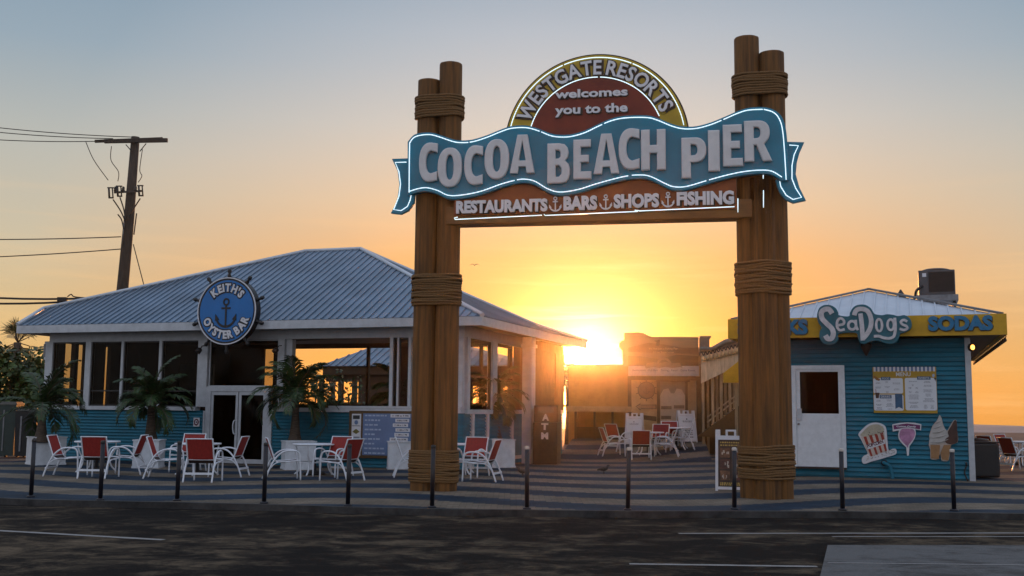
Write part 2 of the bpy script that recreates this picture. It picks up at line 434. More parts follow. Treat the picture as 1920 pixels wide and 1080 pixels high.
# ------------------------------------------------------------------ ground
def ground_mat_paver():
    m = bpy.data.materials.new('pavers'); m.use_nodes = True; nt = m.node_tree; b = nt.nodes['Principled BSDF']; L = nt.links.new
    g = nt.nodes.new('ShaderNodeTexCoord'); sp = nt.nodes.new('ShaderNodeSeparateXYZ'); L(g.outputs['Object'], sp.inputs[0])
    def mm(op, a, b_=None):
        n = nt.nodes.new('ShaderNodeMath'); n.operation = op
        for i, v in enumerate((a, b_)):
            if v is None: continue
            if isinstance(v, (int, float)): n.inputs[i].default_value = v
            else: L(v, n.inputs[i])
        return n.outputs[0]
    # rolling waves laid in two colours of brick, steps of one brick
    xs = mm('SNAP', sp.outputs['X'], 0.21); ys = mm('SNAP', sp.outputs['Y'], 0.105)
    w1 = mm('MULTIPLY', mm('SINE', mm('MULTIPLY', xs, 0.62)), 0.95); w2 = mm('MULTIPLY', mm('SINE', mm('ADD', mm('MULTIPLY', xs, 0.21), 1.1)), 0.8)
    ph = mm('ADD', ys, mm('ADD', w1, w2))
    s = mm('SINE', mm('MULTIPLY', ph, 2 * math.pi / 2.5))
    st = nt.nodes.new('ShaderNodeMapRange'); L(s, st.inputs[0]); st.inputs[1].default_value = -0.12; st.inputs[2].default_value = 0.12
    br = nt.nodes.new('ShaderNodeTexBrick'); L(g.outputs['Object'], br.inputs['Vector'])
    br.inputs['Scale'].default_value = 1.0; br.inputs['Brick Width'].default_value = 0.21; br.inputs['Row Height'].default_value = 0.105; br.inputs['Mortar Size'].default_value = 0.006
    br.inputs['Color1'].default_value = (0.75, 0.75, 0.75, 1); br.inputs['Color2'].default_value = (1.15, 1.12, 1.1, 1); br.inputs['Mortar'].default_value = (0.4, 0.4, 0.4, 1); br.inputs['Bias'].default_value = 0
    mx = nt.nodes.new('ShaderNodeMix'); mx.data_type = 'RGBA'; L(st.outputs[0], mx.inputs[0])
    mx.inputs[6].default_value = (0.018, 0.036, 0.062, 1); mx.inputs[7].default_value = (0.175, 0.145, 0.110, 1)
    m2 = nt.nodes.new('ShaderNodeMix'); m2.data_type = 'RGBA'; m2.blend_type = 'MULTIPLY'; m2.inputs[0].default_value = 1
    L(mx.outputs[2], m2.inputs[6]); L(br.outputs['Color'], m2.inputs[7])
    nz = nt.nodes.new('ShaderNodeTexNoise'); nz.inputs['Scale'].default_value = 0.9; nz.inputs['Detail'].default_value = 8; L(g.outputs['Object'], nz.inputs['Vector'])
    r2 = nt.nodes.new('ShaderNodeMapRange'); L(nz.outputs['Fac'], r2.inputs[0]); r2.inputs[1].default_value = 0.3; r2.inputs[2].default_value = 0.7; r2.inputs[3].default_value = 0.62; r2.inputs[4].default_value = 1.18
    m3 = nt.nodes.new('ShaderNodeMix'); m3.data_type = 'RGBA'; m3.blend_type = 'MULTIPLY'; m3.inputs[0].default_value = 1
    L(m2.outputs[2], m3.inputs[6]); L(r2.outputs[0], m3.inputs[7]); L(m3.outputs[2], b.inputs['Base Color'])
    b.inputs['Roughness'].default_value = 0.75; b.inputs['Specular IOR Level'].default_value = 0.12
    bp = nt.nodes.new('ShaderNodeBump'); bp.inputs['Strength'].default_value = 0.5; bp.inputs['Distance'].default_value = 0.01
    L(br.outputs['Fac'], bp.inputs['Height']); bp.invert = True; L(bp.outputs[0], b.inputs['Normal'])
    return m
def ground_mat_asphalt(name, lo, hi, patch, p0, p1):
    m = bpy.data.materials.new(name); m.use_nodes = True; nt = m.node_tree; b = nt.nodes['Principled BSDF']; L = nt.links.new
    g = nt.nodes.new('ShaderNodeTexCoord'); mp = nt.nodes.new('ShaderNodeMapping'); L(g.outputs['Object'], mp.inputs[0]); mp.inputs['Scale'].default_value = (0.75, 1.0, 1)
    n1 = nt.nodes.new('ShaderNodeTexNoise'); n1.inputs['Scale'].default_value = 1.9; n1.inputs['Detail'].default_value = 10; n1.inputs['Roughness'].default_value = 0.76; n1.inputs['Distortion'].default_value = 0.4; L(mp.outputs[0], n1.inputs['Vector'])
    n2 = nt.nodes.new('ShaderNodeTexNoise'); n2.inputs['Scale'].default_value = 60; n2.inputs['Detail'].default_value = 5; L(g.outputs['Object'], n2.inputs['Vector'])
    n3 = nt.nodes.new('ShaderNodeTexNoise'); n3.inputs['Scale'].default_value = 0.28; n3.inputs['Detail'].default_value = 3; L(g.outputs['Object'], n3.inputs['Vector'])
    ad = nt.nodes.new('ShaderNodeMath'); ad.operation = 'MULTIPLY_ADD'; L(n3.outputs['Fac'], ad.inputs[0]); ad.inputs[1].default_value = 0.55; L(n1.outputs['Fac'], ad.inputs[2])
    rm = nt.nodes.new('ShaderNodeMapRange'); L(ad.outputs[0], rm.inputs[0]); rm.inputs[1].default_value = p0; rm.inputs[2].default_value = p1; rm.interpolation_type = 'SMOOTHSTEP'
    c2 = nt.nodes.new('ShaderNodeValToRGB'); L(n2.outputs['Fac'], c2.inputs['Fac'])
    c2.color_ramp.elements[0].position = 0.35; c2.color_ramp.elements[0].color = (*lo, 1); c2.color_ramp.elements[1].position = 0.72; c2.color_ramp.elements[1].color = (*hi, 1)
    mx = nt.nodes.new('ShaderNodeMix'); mx.data_type = 'RGBA'; L(rm.outputs[0], mx.inputs[0]); L(c2.outputs['Color'], mx.inputs[6]); mx.inputs[7].default_value = (*patch, 1)
    L(mx.outputs[2], b.inputs['Base Color']); b.inputs['Roughness'].default_value = 0.92; b.inputs['Specular IOR Level'].default_value = 0.06
    bp = nt.nodes.new('ShaderNodeBump'); bp.inputs['Strength'].default_value = 0.6; bp.inputs['Distance'].default_value = 0.012; L(n2.outputs['Fac'], bp.inputs['Height']); L(bp.outputs[0], b.inputs['Normal'])
    return m
A_LO, A_HI, A_P = (0.0035, 0.0035, 0.0042), (0.022, 0.018, 0.015), (0.140, 0.105, 0.070)
asph = ground_mat_asphalt('asphalt', A_LO, A_HI, A_P, 0.71, 1.04)
ZR = -0.10
def structure(name, mb, m): return tag(mb.build(name, m), kind='structure')
mb = MB(); mb.poly([(-150, -70, ZR), (150, -70, ZR), (150, 95, ZR), (-150, 95, ZR)]); structure('ground', mb, asph)
# plaza: its front edge runs along the foot of the bollards
edge_px = [(-160, 928), (60, 937), (200, 940), (360, 943), (520, 947), (680, 952), (820, 955), (1000, 957), (1180, 959), (1400, 959), (1600, 960), (1800, 962), (2060, 966)]
EDGE = [gnd(x, y, 0) for x, y in edge_px]
EDGE = [Vector((-90, EDGE[0].y + 2, 0))] + EDGE + [Vector((90, EDGE[-1].y + 1, 0))]
mb = MB()
def strip(pts_f, pts_b):
    for i in range(len(pts_f) - 1): mb.poly([pts_f[i], pts_f[i + 1], pts_b[i + 1], pts_b[i]])
strip([p + Vector((0, .14, 0)) for p in EDGE], [Vector((p.x, 90, 0)) for p in EDGE])
pav_m = ground_mat_paver()
structure('plaza', mb, pav_m)
# the paving climbs gently to the pier entrance
T0 = Fr(gnd(1240, 852), 8); TS, TE, TZ = -5.5, 0.6, 0.55
sx0, sx1 = T0.Y(1072, 800)[0], T0.Y(1322, 800)[0]
mb = MB(); a, b, c, d = T0.W(sx0, TS, .004), T0.W(sx1, TS, .004), T0.W(sx1, TE, TZ), T0.W(sx0, TE, TZ)
mb.poly([a, b, c, d]); mb.poly([b, Vector((c.x, c.y, .004)), c]); mb.poly([a, d, Vector((d.x, d.y, .004))])
structure('path', mb, pav_m)
def sgnd(px, py):
    g_ = gnd(px, py); q = T0.L(g_)
    if q.y < TS or q.x < sx0 - 1 or q.x > sx1 + 1: return g_
    n_ = Vector((-T0.y.x * TZ / (TE - TS), -T0.y.y * TZ / (TE - TS), 1)); d_ = ray(px, py); o_ = T0.W(0, TS, .006)
    return CAM + d_ * ((o_ - CAM).dot(n_) / d_.dot(n_))
mb = MB()
strip([p + Vector((0, 0, 0.004)) for p in EDGE], [p + Vector((0, .14, 0.004)) for p in EDGE])
strip([p + Vector((0, -.02, ZR)) for p in EDGE], [p + Vector((0, 0, 0.004)) for p in EDGE])
structure('kerb', mb, mat('kerb_concrete', (0.028, 0.026, 0.025), 0.8, var=0.45, scale=3, bump=0.3))
# painted bay lines, worn concrete pad
line_m = ground_mat_asphalt('line_paint', (0.22, 0.21, 0.20), (0.34, 0.33, 0.32), (0.04, 0.036, 0.033), 0.90, 1.06)
def line(p0, p1, w, z=ZR + 0.004):
    a, b = gnd(*p0, z), gnd(*p1, z); t = (b - a).normalized(); n = Vector((-t.y, t.x, 0)) * w / 2
    k = 24; mb = MB(); rr = random.Random(int(p0[0] * 7 + p0[1]))
    A = [a.lerp(b, i / k) + n * (1 + rr.uniform(-.18, .1)) for i in range(k + 1)]; B = [a.lerp(b, i / k) - n * (1 + rr.uniform(-.18, .1)) for i in range(k + 1)]
    for i in range(k): mb.poly([B[i], B[i + 1], A[i + 1], A[i]])
    structure('road_marking', mb, line_m)
line((-120, 988), (306, 1012), 0.12)
line((1272, 1000), (2100, 999), 0.11)
line((1560, 1006), (2100, 1006), 0.07)
line((1180, 1057), (1532, 1062), 0.11)
conc = ground_mat_asphalt('concrete', (0.10, 0.10, 0.10), (0.17, 0.168, 0.165), (0.065, 0.062, 0.06), 0.74, 0.98)
pts = [gnd(1552, 1027, ZR), gnd(2150, 1027, ZR), gnd(2200, 1120, ZR), gnd(1530, 1120, ZR)]
mb = MB(); bz = 0.035
top = [p + Vector((0, 0, bz)) for p in pts]; mb.poly(top)
for i in range(4): mb.poly([pts[i], pts[(i + 1) % 4], top[(i + 1) % 4], top[i]])
structure('concrete_pad', mb, conc)
line((1552, 1055), (2150, 1062), 0.05, ZR + bz + 0.004)
# sea beyond the beach
def sea_mat():
    m = bpy.data.materials.new('sea'); m.use_nodes = True; nt = m.node_tree; b = nt.nodes['Principled BSDF']; L = nt.links.new
    g = nt.nodes.new('ShaderNodeTexCoord'); mp = nt.nodes.new('ShaderNodeMapping'); L(g.outputs['Object'], mp.inputs[0]); mp.inputs['Scale'].default_value = (0.05, 0.16, 1)
    n = nt.nodes.new('ShaderNodeTexNoise'); n.inputs['Scale'].default_value = 2.0; n.inputs['Detail'].default_value = 8; n.inputs['Roughness'].default_value = 0.6; L(mp.outputs[0], n.inputs['Vector'])
    mp2 = nt.nodes.new('ShaderNodeMapping'); L(g.outputs['Object'], mp2.inputs[0]); mp2.inputs['Scale'].default_value = (0.012, 0.075, 1)
    n2 = nt.nodes.new('ShaderNodeTexNoise'); n2.inputs['Scale'].default_value = 1.0; n2.inputs['Detail'].default_value = 9; L(mp2.outputs[0], n2.inputs['Vector'])
    r = nt.nodes.new('ShaderNodeMapRange'); L(n2.outputs['Fac'], r.inputs[0]); r.inputs[1].default_value = 0.54; r.inputs[2].default_value = 0.62
    mx = nt.nodes.new('ShaderNodeMix'); mx.data_type = 'RGBA'; L(r.outputs[0], mx.inputs[0]); mx.inputs[6].default_value = (0.16, 0.20, 0.23, 1); mx.inputs[7].default_value = (0.45, 0.42, 0.40, 1)
    L(mx.outputs[2], b.inputs['Base Color']); b.inputs['Roughness'].default_value = 0.5; b.inputs['Specular IOR Level'].default_value = 0.15
    bp = nt.nodes.new('ShaderNodeBump'); bp.inputs['Strength'].default_value = 0.8; bp.inputs['Distance'].default_value = 1.2; L(n.outputs['Fac'], bp.inputs['Height']); L(bp.outputs[0], b.inputs['Normal'])
    return m
mb = MB(); mb.poly([(-159, 94.5, -2.2), (159, 94.5, -2.2), (159, 1499, -2.2), (-159, 1499, -2.2)]); structure('sea', mb, sea_mat())
# ------------------------------------------------------------------ entrance arch
A = Fr(gnd(812, 922), 10.5)
def ap(x, y, d=0.0): return A.Y(x, y, d)
arch = thing('entrance_arch', 'tall entrance arch of roped log columns with blue wave banner and half round sign', 'arch', A, (3.2, 0, 0))
def log(x, y, r, z1, seed):
    mb = MB(); rr = random.Random(seed); seg = 28
    k = [1 + rr.uniform(-.02, .02) for _ in range(seg)]
    zs = [0.0, 0.5, 2, 4, 6, z1 - .03, z1]; rings = []
    for z in zs:
        t = r * (1.03 - 0.05 * z / 8.5) * (0.985 if z == z1 else 1)
        rings.append([mb.bm.verts.new((x + math.cos(2 * math.pi * i / seg) * t * k[i], y + math.sin(2 * math.pi * i / seg) * t * k[i], z)) for i in range(seg)])
    for i in range(len(rings) - 1):
        for j in range(seg): mb._face([rings[i][j], rings[i][(j + 1) % seg], rings[i + 1][(j + 1) % seg], rings[i + 1][j]], 0, True)
    mb._face(rings[-1], 1)
    mb.build('log', [MATS['log_wood'], MATS['log_end']], arch)
ly = 0.32
lz = [ap(800, 153, ly)[1], ap(845, 121, ly)[1], ap(1400, 71, ly)[1], ap(1446, 99, ly)[1]]
LOGS_L = [(-0.305, ly, 0.235, lz[0]), (0.145, ly, 0.235, lz[1]), (-0.07, ly + .36, 0.235, lz[0] - .5)]
cx = 6.31
LOGS_R = [(cx - .235, ly + .06, 0.245, lz[2]), (cx + .235, ly + .06, 0.245, lz[3]), (cx + .01, ly - .16, 0.235, 5.6)]
for i, q in enumerate(LOGS_L + LOGS_R): log(q[0], q[1], q[2], q[3], i)
def wrap(logs, zc, hgt, n, seed):
    mb = MB(); rr = random.Random(seed); rt = hgt / n / 2 * 1.12
    for k in range(n):
        z = zc - hgt / 2 + hgt * (k + .5) / n; off = rt * 0.85 + rr.uniform(-.006, .012)
        pts = []
        for (x, y, r, _) in logs:
            for i in range(36): pts.append((round(x + math.cos(R(i * 10)) * (r * 1.02 + off), 4), round(y + math.sin(R(i * 10)) * (r * 1.02 + off), 4)))
        h = _hull(pts); tilt = rr.uniform(-.025, .025); P = []
        for i, (x, y) in enumerate(h): P.append((x, y, z + tilt * math.sin(i * .3) + rr.uniform(-.002, .002)))
        mb.tube(P, rt * rr.uniform(.9, 1.08), 8, closed=True)
    mb.build('rope_wrap', MATS['rope'], arch)
for (ya, yb, n) in ((175, 216, 9), (512, 571, 13), (845, 906, 14)):
    za, zb = ap(812, ya, 0)[1], ap(812, yb, 0)[1]; wrap(LOGS_L if n > 9 else LOGS_L[:2], (za + zb) / 2, za - zb, n, ya)
for (ya, yb, n) in ((130, 172, 9), (488, 550, 13), (836, 900, 14)):
    za, zb = ap(1440, ya, 0)[1], ap(1440, yb, 0)[1]; wrap(LOGS_R if n > 9 else LOGS_R[:2], (za + zb) / 2, za - zb, n, ya)
# crossbeam
b0, b1 = ap(860, 426, 0.1), ap(1384, 404, 0.1); zc = (b0[1] + b1[1]) / 2
mb = MB(); mb.box(0.15, 6.2, 0.06, 0.5, zc, zc + 0.36, 0, 0.02); mb.build('crossbeam', mat('beam_paint', (0.14, 0.062, 0.012), 0.6, var=0.2, scale=2, stretch=(.5, 2, 2)), arch)
# lower panel with lettering
PY = -0.02
mb = MB(); zl = zc + .165
mb.box(ap(850, 400)[0], ap(1381, 400)[0], 0.02, 0.30, zl, zl + 0.95, 0, 0.01)
lower = mb.build('lower_panel', MATS['panel_orange'], arch)
def px_box(x0, x1, yb, yt, d): 
    a, b = ap(x0, yb, d), ap(x1, yt, d); return a[0], b[0], a[1], b[1]
mb = MB(); md = MB()
base_y = lambda x: 404.5 + (x - 856) * (384 - 404.5) / 520
for wd, xa, xb in (('RESTAURANTS', 856, 1027), ('BARS', 1057, 1120), ('SHOPS', 1151, 1236), ('FISHING', 1269, 1376)):
    xm = (xa + xb) / 2; x0, x1, z0, z1 = px_box(xa, xb, base_y(xm), base_y(xm) - 28.5, 0)
    mb.text(wd, x0, x1, z0, z1, 0.0, 0.05, 0.05); md.text(wd, x0 + .012, x1 + .022, z0 - .018, z1 - .006, 0.019, 0.012, 0.10)
def anchor(mb, x, z, h, y, th, w=1.0, mi=0):
    t = 0.075 * h * w
    mb.shape(ribbon([(x, z - h * .42), (x, z + h * .26)], t), y, th, mi)
    mb.shape([ell(x, z + h * .38, h * .13 * w ** .3, h * .13, 20), ell(x, z + h * .38, h * .07, h * .07, 20)], y - .001, th, mi)
    mb.shape(ribbon([(x - h * .17, z + h * .17), (x + h * .17, z + h * .17)], t), y - .002, th, mi)
    arc = [(x + h * .36 * math.sin(R(a)), z - h * .10 - h * .36 * math.cos(R(a)) * .95) for a in range(-72, 73, 8)]
    mb.shape(ribbon(arc, [t * (0.8 + 0.5 * math.cos(R(a))) for a in range(-72, 73, 8)]), y - .003, th, mi)
    for sg in (-1, 1):
        ex, ez = x + sg * h * .355, z - h * .19
        mb.shape([(ex + sg * h * .04, ez + h * .17), (ex - sg * h * .11, ez - h * .02), (ex + sg * h * .05, ez - h * .06)], y - .004, th, mi)
for xm in (1041.5, 1136, 1252.5):
    c = ap(xm, base_y(xm) - 14, 0); anchor(mb, c[0], c[1], 0.30, 0.0, 0.03)
mb.build('lettering', MATS['letter_pale'], lower); md.build('letter_underlay', MATS['letter_dark'], lower)  # dark outline copy of the lettering, just behind the pale letters
def neon(px, parent, d, r=0.009, brk=()):
    """glass tube along pixel points on the sign's face"""
    P = [(*ap(x, y, d)[:1], d, ap(x, y, d)[1]) for x, y in px]
    mb = MB(); mb.tube(P, r, 6); return mb.build('neon_tube', MATS['neon'], parent)
neon([(858, 407), (851.5, 409), (853, 411.5), (1016, 403.5)], lower, -.03); neon([(1020, 401.5), (1022, 404), (1195, 396.5), (1196, 394)], lower, -.03); neon([(1190, 394), (1200, 395.5), (1377, 387.5)], lower, -.03)
neon([(1431, 328), (1431, 335)], lower, -.10); neon([(1431.5, 357), (1431.5, 389)], lower, -.10); neon([(1383.5, 372), (1383.5, 398)], lower, -.03)
# half round sun sign
cs = ap(1117, 270.5, 0.1); Rr = (ap(1291, 270, 0.1)[0] - ap(943, 270, 0.1)[0]) / 2; k = Rr / 174.0
SY = 0.10
def half(r, a0=-4, a1=184): return [(cs[0] + r * math.cos(R(a)), cs[1] + r * math.sin(R(a))) for a in range(a0, a1 + 1, 2)]
mb = MB(); mb.shape(half(Rr), 0.40, 0.30); sun_sign = mb.build('sun_sign', MATS['edge_dark'], arch)
def hring(r1, r0): return half(r1) + half(r0)[::-1]
mb = MB(); mb.shape(hring(Rr - 3 * k, 127.5 * k), 0.10, 0.03); mb.build('yellow_rim', MATS['sun_yellow'], sun_sign)
mb = MB(); mb.shape(half(127.5 * k), 0.10, 0.022); mb.build('red_disc', MATS['sun_red'], sun_sign)
mb = MB(); md = MB()
mb.arc_text('WESTGATE RESORTS', cs[0], cs[1], 133 * k, 160, 23.5, 26 * k, 0.069, 0.05, 0.022, wid=.90)
md.arc_text('WESTGATE RESORTS', cs[0] + .014, cs[1] - .010, 132.6 * k, 160, 23.5, 26.6 * k, 0.0695, 0.016, 0.10, wid=.90)
for wd, xa, xb, yb, yt in (('welcomes', 1041, 1177, 186, 164), ('you to the', 1041, 1177, 221, 193)):
    x0, x1, z0, z1 = px_box(xa, xb, yb, yt, .07); mb.text(wd, x0, x1, z0, z1, 0.077, 0.05, 0.03); md.text(wd, x0 + .012, x1 + .02, z0 - .014, z1 - .008, 0.0775, 0.014, 0.085)
mb.build('lettering', MATS['letter_pale'], sun_sign); md.build('letter_underlay', MATS['letter_dark'], sun_sign)
def arcp(r, a0, a1, d=0.04): return [(cs[0] + r * math.cos(R(a0 + (a1 - a0) * i / 40)), d, cs[1] + r * math.sin(R(a0 + (a1 - a0) * i / 40))) for i in range(41)]
for r, a0, a1 in ((165.5, 172, 112), (165.5, 111, 66), (165.5, 65, 10), (127.5, 166, 88), (127.5, 86, 22)):
    mb = MB(); mb.tube(arcp(r * k, a0, a1), 0.009, 6); mb.build('neon_tube', MATS['neon'], sun_sign)
# wave banner
BY = -0.08
TOP = [(764, 266), (774, 254), (787, 249), (807, 248), (823, 252), (850, 261), (867, 263), (887, 261), (913, 253), (940, 242), (960, 236), (987, 235), (1010, 241), (1033, 250), (1053, 252.5), (1073, 251), (1097, 244), (1120, 233), (1146, 222), (1173, 216.5), (1213, 216), (1233, 221), (1260, 232), (1282, 237), (1307, 236), (1333, 229), (1360, 218), (1383, 208), (1403, 202), (1430, 200.5), (1450, 205), (1465, 217), (1473, 238), (1477, 273), (1479, 310), (1479, 338)]
BOT = [(1466, 339), (1447, 328), (1425, 326), (1393, 329), (1360, 336), (1327, 345), (1287, 356.5), (1263, 357), (1247, 351), (1220, 338), (1200, 335), (1170, 338), (1120, 351), (1085, 362), (1050, 367), (1027, 361), (1003, 347), (985, 343), (968, 344.5), (940, 352), (900, 366), (863, 373), (840, 373), (820, 364), (800, 359), (783, 361), (764, 367)]
def L2(px, d): return [ap(x, y, d) for x, y in px]
for px in ([(735, 298), (766, 297), (766, 362), (778, 363), (776, 381), (766, 395), (752, 402), (733, 400), (740, 387), (746, 370), (749, 347), (746, 321)],
           [(1472, 266), (1508, 267), (1499, 287), (1494, 305), (1492, 327), (1499, 352), (1511, 376), (1487, 381), (1472, 374), (1462, 362), (1457, 350), (1454, 338), (1472, 330)]):
    mb = MB(); mb.shape(smooth_line(L2(px, 0.02), 3, True) if False else L2(px, 0.02), 0.10, 0.10, 0, .008); mb.build('banner_tail', MATS['sign_blue'], arch)
mb = MB(); mb.shape(smooth_line(L2(TOP, BY), 3) + smooth_line(L2(BOT, BY), 3), BY + .16, 0.16, 0, 0.012)
banner = mb.build('wave_banner', MATS['sign_blue'], arch)
def off(px, dy): return [(x, y + dy) for x, y in px]
ND = BY - .02
T = smooth_line([(768, 268), (776, 258), (789, 253.5)] + off(TOP[3:-6], 4.5), 14)
cut = lambda a, b: [p for p in T if a <= p[0] <= b]
neon([(767, 361), (767.5, 300)] + T[:1], banner, ND)
for a, b in ((764, 878), (880, 1012), (1014, 1130), (1132, 1353), (1355, 1432)): neon(cut(a, b), banner, ND)
neon(smooth_line([(1432, 205), (1449, 210), (1460, 221), (1467, 242), (1471, 285), (1474, 337)], 4), banner, ND)
Bq = smooth_line(off(BOT[::-1], -7), 14)
for a, b in ((768, 966), (969, 1180), (1183, 1326), (1328, 1466)): neon([p for p in Bq if a <= p[0] <= b], banner, ND)
TL, TR = [c for c in arch.children if c.name.startswith('banner_tail')]
neon([(762, 304), (741, 304.5), (748, 322), (751, 345), (748, 368), (738, 393), (752, 395), (764, 387), (769, 375), (771, 365)], TL, -.015)
neon([(1480, 272), (1497, 273), (1489, 290), (1485, 310), (1485, 335), (1492, 353), (1503, 370), (1487, 374), (1474, 366), (1464, 350), (1462, 340)], TR, -.015)
# the big padded letters, each with the photograph's place and height
def el(cx, cz, rx, rz, a0, a1, n=18): return [(cx + rx * (abs(math.cos(R(a))) ** .86) * (1 if math.cos(R(a)) >= 0 else -1), cz + rz * (abs(math.sin(R(a))) ** .86) * (1 if math.sin(R(a)) >= 0 else -1)) for a in [a0 + (a1 - a0) * i / n for i in range(n + 1)]]
def big(ch):
    if ch == 'O': return [el(.5, .5, .5, .5, 0, 350, 35), el(.5, .5, .155, .31, 0, 350, 35)]
    if ch == 'C': return [el(.56, .5, .56, .5, 62, 298, 26)[0:0] + [(1, .97)] + el(.6, .5, .6, .5, 78, 282, 24) + [(1, .03), (1, .27)] + el(.72, .5, .34, .285, 262, 98, 20) + [(1, .73)]]
    if ch == 'A': return [[(0, 0), (.3, 1), (.7, 1), (1, 0), (.68, 0), (.64, .17), (.36, .17), (.32, 0)], [(.36, .33), (.64, .33), (.5, .84)]]
    if ch == 'B': return [[(0, 0), (0, 1), (.52, 1)] + [(.76, .97), (.9, .88), (.94, .76), (.9, .64), (.8, .56), (.93, .48), (1, .36), (1, .24), (.94, .11), (.82, .03), (.6, 0)], [(.37, .62), (.37, .82), (.5, .82), (.58, .77), (.58, .67), (.5, .62)], [(.37, .17), (.37, .44), (.52, .44), (.62, .37), (.62, .24), (.52, .17)]]
    if ch == 'E': return [[(0, 0), (0, 1), (.97, 1), (.97, .8), (.42, .8), (.42, .61), (.86, .61), (.86, .42), (.42, .42), (.42, .2), (1, .2), (1, 0)]]
    if ch == 'H': return [[(0, 0), (0, 1), (.36, 1), (.36, .62), (.64, .62), (.64, 1), (1, 1), (1, 0), (.64, 0), (.64, .41), (.36, .41), (.36, 0)]]
    if ch == 'P': return [[(0, 0), (0, 1), (.5, 1)] + el(.54, .69, .46, .31, 84, -84, 14) + [(.38, .38), (.38, 0)], [(.38, .56), (.38, .82), (.46, .82)] + el(.48, .69, .16, .13, 70, -70, 8) + [(.46, .56)]]
    if ch == 'I': return [[(0, 0), (0, 1), (1, 1), (1, 0)]]
    if ch == 'R': return [[(0, 0), (0, 1), (.46, 1)] + el(.5, .71, .42, .29, 84, -50, 12) + [(.72, .42), (1, 0), (.66, 0), (.44, .39), (.35, .39), (.35, 0)], [(.35, .57), (.35, .83), (.42, .83)] + el(.44, .70, .14, .13, 70, -70, 8) + [(.42, .57)]]
LET = [('C', 785, 821, 342, 267), ('O', 820, 867, 352, 276), ('C', 870, 906, 348, 272), ('O', 908, 955, 337, 260), ('A', 956, 1003, 326, 252),
       ('B', 1026, 1069, 345, 268), ('E', 1075, 1109, 337, 261), ('A', 1113, 1161, 327, 250), ('C', 1160, 1199, 319, 240), ('H', 1202, 1248, 320, 242),
       ('P', 1278, 1324, 335, 257), ('I', 1328, 1349, 322, 244), ('E', 1356, 1392, 313, 233), ('R', 1396, 1447, 304, 225)]
mb = MB()
for ch, xa, xb, yb, yt in LET:
    x0, x1, z0, z1 = px_box(xa, xb, yb, yt, BY - .05)
    mb.shape([[(x0 + (x1 - x0) * u, z0 + (z1 - z0) * v) for u, v in lp] for lp in big(ch)], BY - .0, 0.085, 0, 0.016 if ch == 'A' else 0.028)
mb.build('lettering', MATS['letter_grey'], banner)
# ------------------------------------------------------------------ the bar building on the left
B = Fr(gnd(440, 870), 18.5)
def bx(p, y=0.0): return B.Y(p, 690, y)[0]
bar = thing('bar_building', 'long teal and white bar building with a blue grey metal hip roof', 'building', B, (0, 0, 0))
XL, XR, BD = B.Y(85, 800)[0], B.Y(868, 800)[0], 9.6
def siding(mb, x0, x1, z0, z1, y, lap=0.1, mi=0, axis='x', sgn=-1):
    """lap boards: each board's lower edge stands proud (real steps, real shadow lines)"""
    z = z0
    while z < z1 - 1e-4:
        zt = min(z + lap, z1); a, b = y + sgn * 0.050, y + sgn * 0.012
        def P(u, d, zz): return (u, d, zz) if axis == 'x' else (d, u, zz)
        g = z + min(.026, lap * .25); c = y + sgn * .002
        mb.poly([P(x0, c, z), P(x1, c, z), P(x1, c, g), P(x0, c, g)], mi)
        mb.poly([P(x0, a, g), P(x1, a, g), P(x1, b, zt), P(x0, b, zt)], mi)
        mb.poly([P(x0, c, g), P(x1, c, g), P(x1, a, g), P(x0, a, g)], mi)
        mb.poly([P(x0, c, zt), P(x1, c, zt), P(x1, b, zt), P(x0, b, zt)], mi)
        z = zt
def plane_hit(px, p0, nrm):
    d = ray(px[0], px[1]); o = CAM - B.o
    dl = Vector((d.dot(B.x), d.dot(B.y), d.z)); ol = Vector((o.dot(B.x), o.dot(B.y), o.z))
    t = (Vector(p0) - ol).dot(nrm) / dl.dot(nrm); return ol + dl * t
# walls
SZ = 1.56
mb = MB(); siding(mb, XL, bx(386), 0, SZ - .08, .03, .09); siding(mb, bx(514), XR, 0, SZ - .08, .03, .09)
mb.box(XL, bx(386), .032, .16, 0, SZ - .08); mb.box(bx(514), XR, .032, .16, 0, SZ - .08)
mb.build('siding', MATS['teal_siding'], bar)
TW = MATS['trim_white']
def one(name, *q, m=None): mb = MB(); mb.box(*q); return mb.build(name, m or TW, bar)
one('header', XL - .02, XR + .02, -.01, .2, 3.50, 3.80)
one('sill', XL - .05, bx(371), -.06, .2, SZ - .08, SZ + .03); one('sill', bx(514), bx(866), -.06, .2, SZ - .08, SZ + .03)
one('ledge', bx(620), bx(866), -.075, .2, SZ + .032, SZ + .09)
for a, b in ((85, 98), (160, 170), (227, 231), (298, 303), (371, 389), (521, 533), (731, 737), (745, 748), (766, 771), (860, 868)): one('post', bx(a), bx(b), -.03, .15, SZ + (.092 if a > 640 else .032), 3.498)
one('post', bx(534), bx(545), .05, .25, SZ + .034, 3.497)
one('corner_board', bx(386), bx(388.8), -.045, .16, 0, SZ - .082); one('corner_board', bx(507.2), bx(514), -.045, .16, 0, SZ - .082)
one('door_casing', bx(389), bx(520), -.02, .14, 2.03, 2.17)
one('door_casing', bx(389), bx(398), -.025, .14, 0, 2.028); one('door_casing', bx(500.5), bx(507), -.025, .14, 0, 2.028)
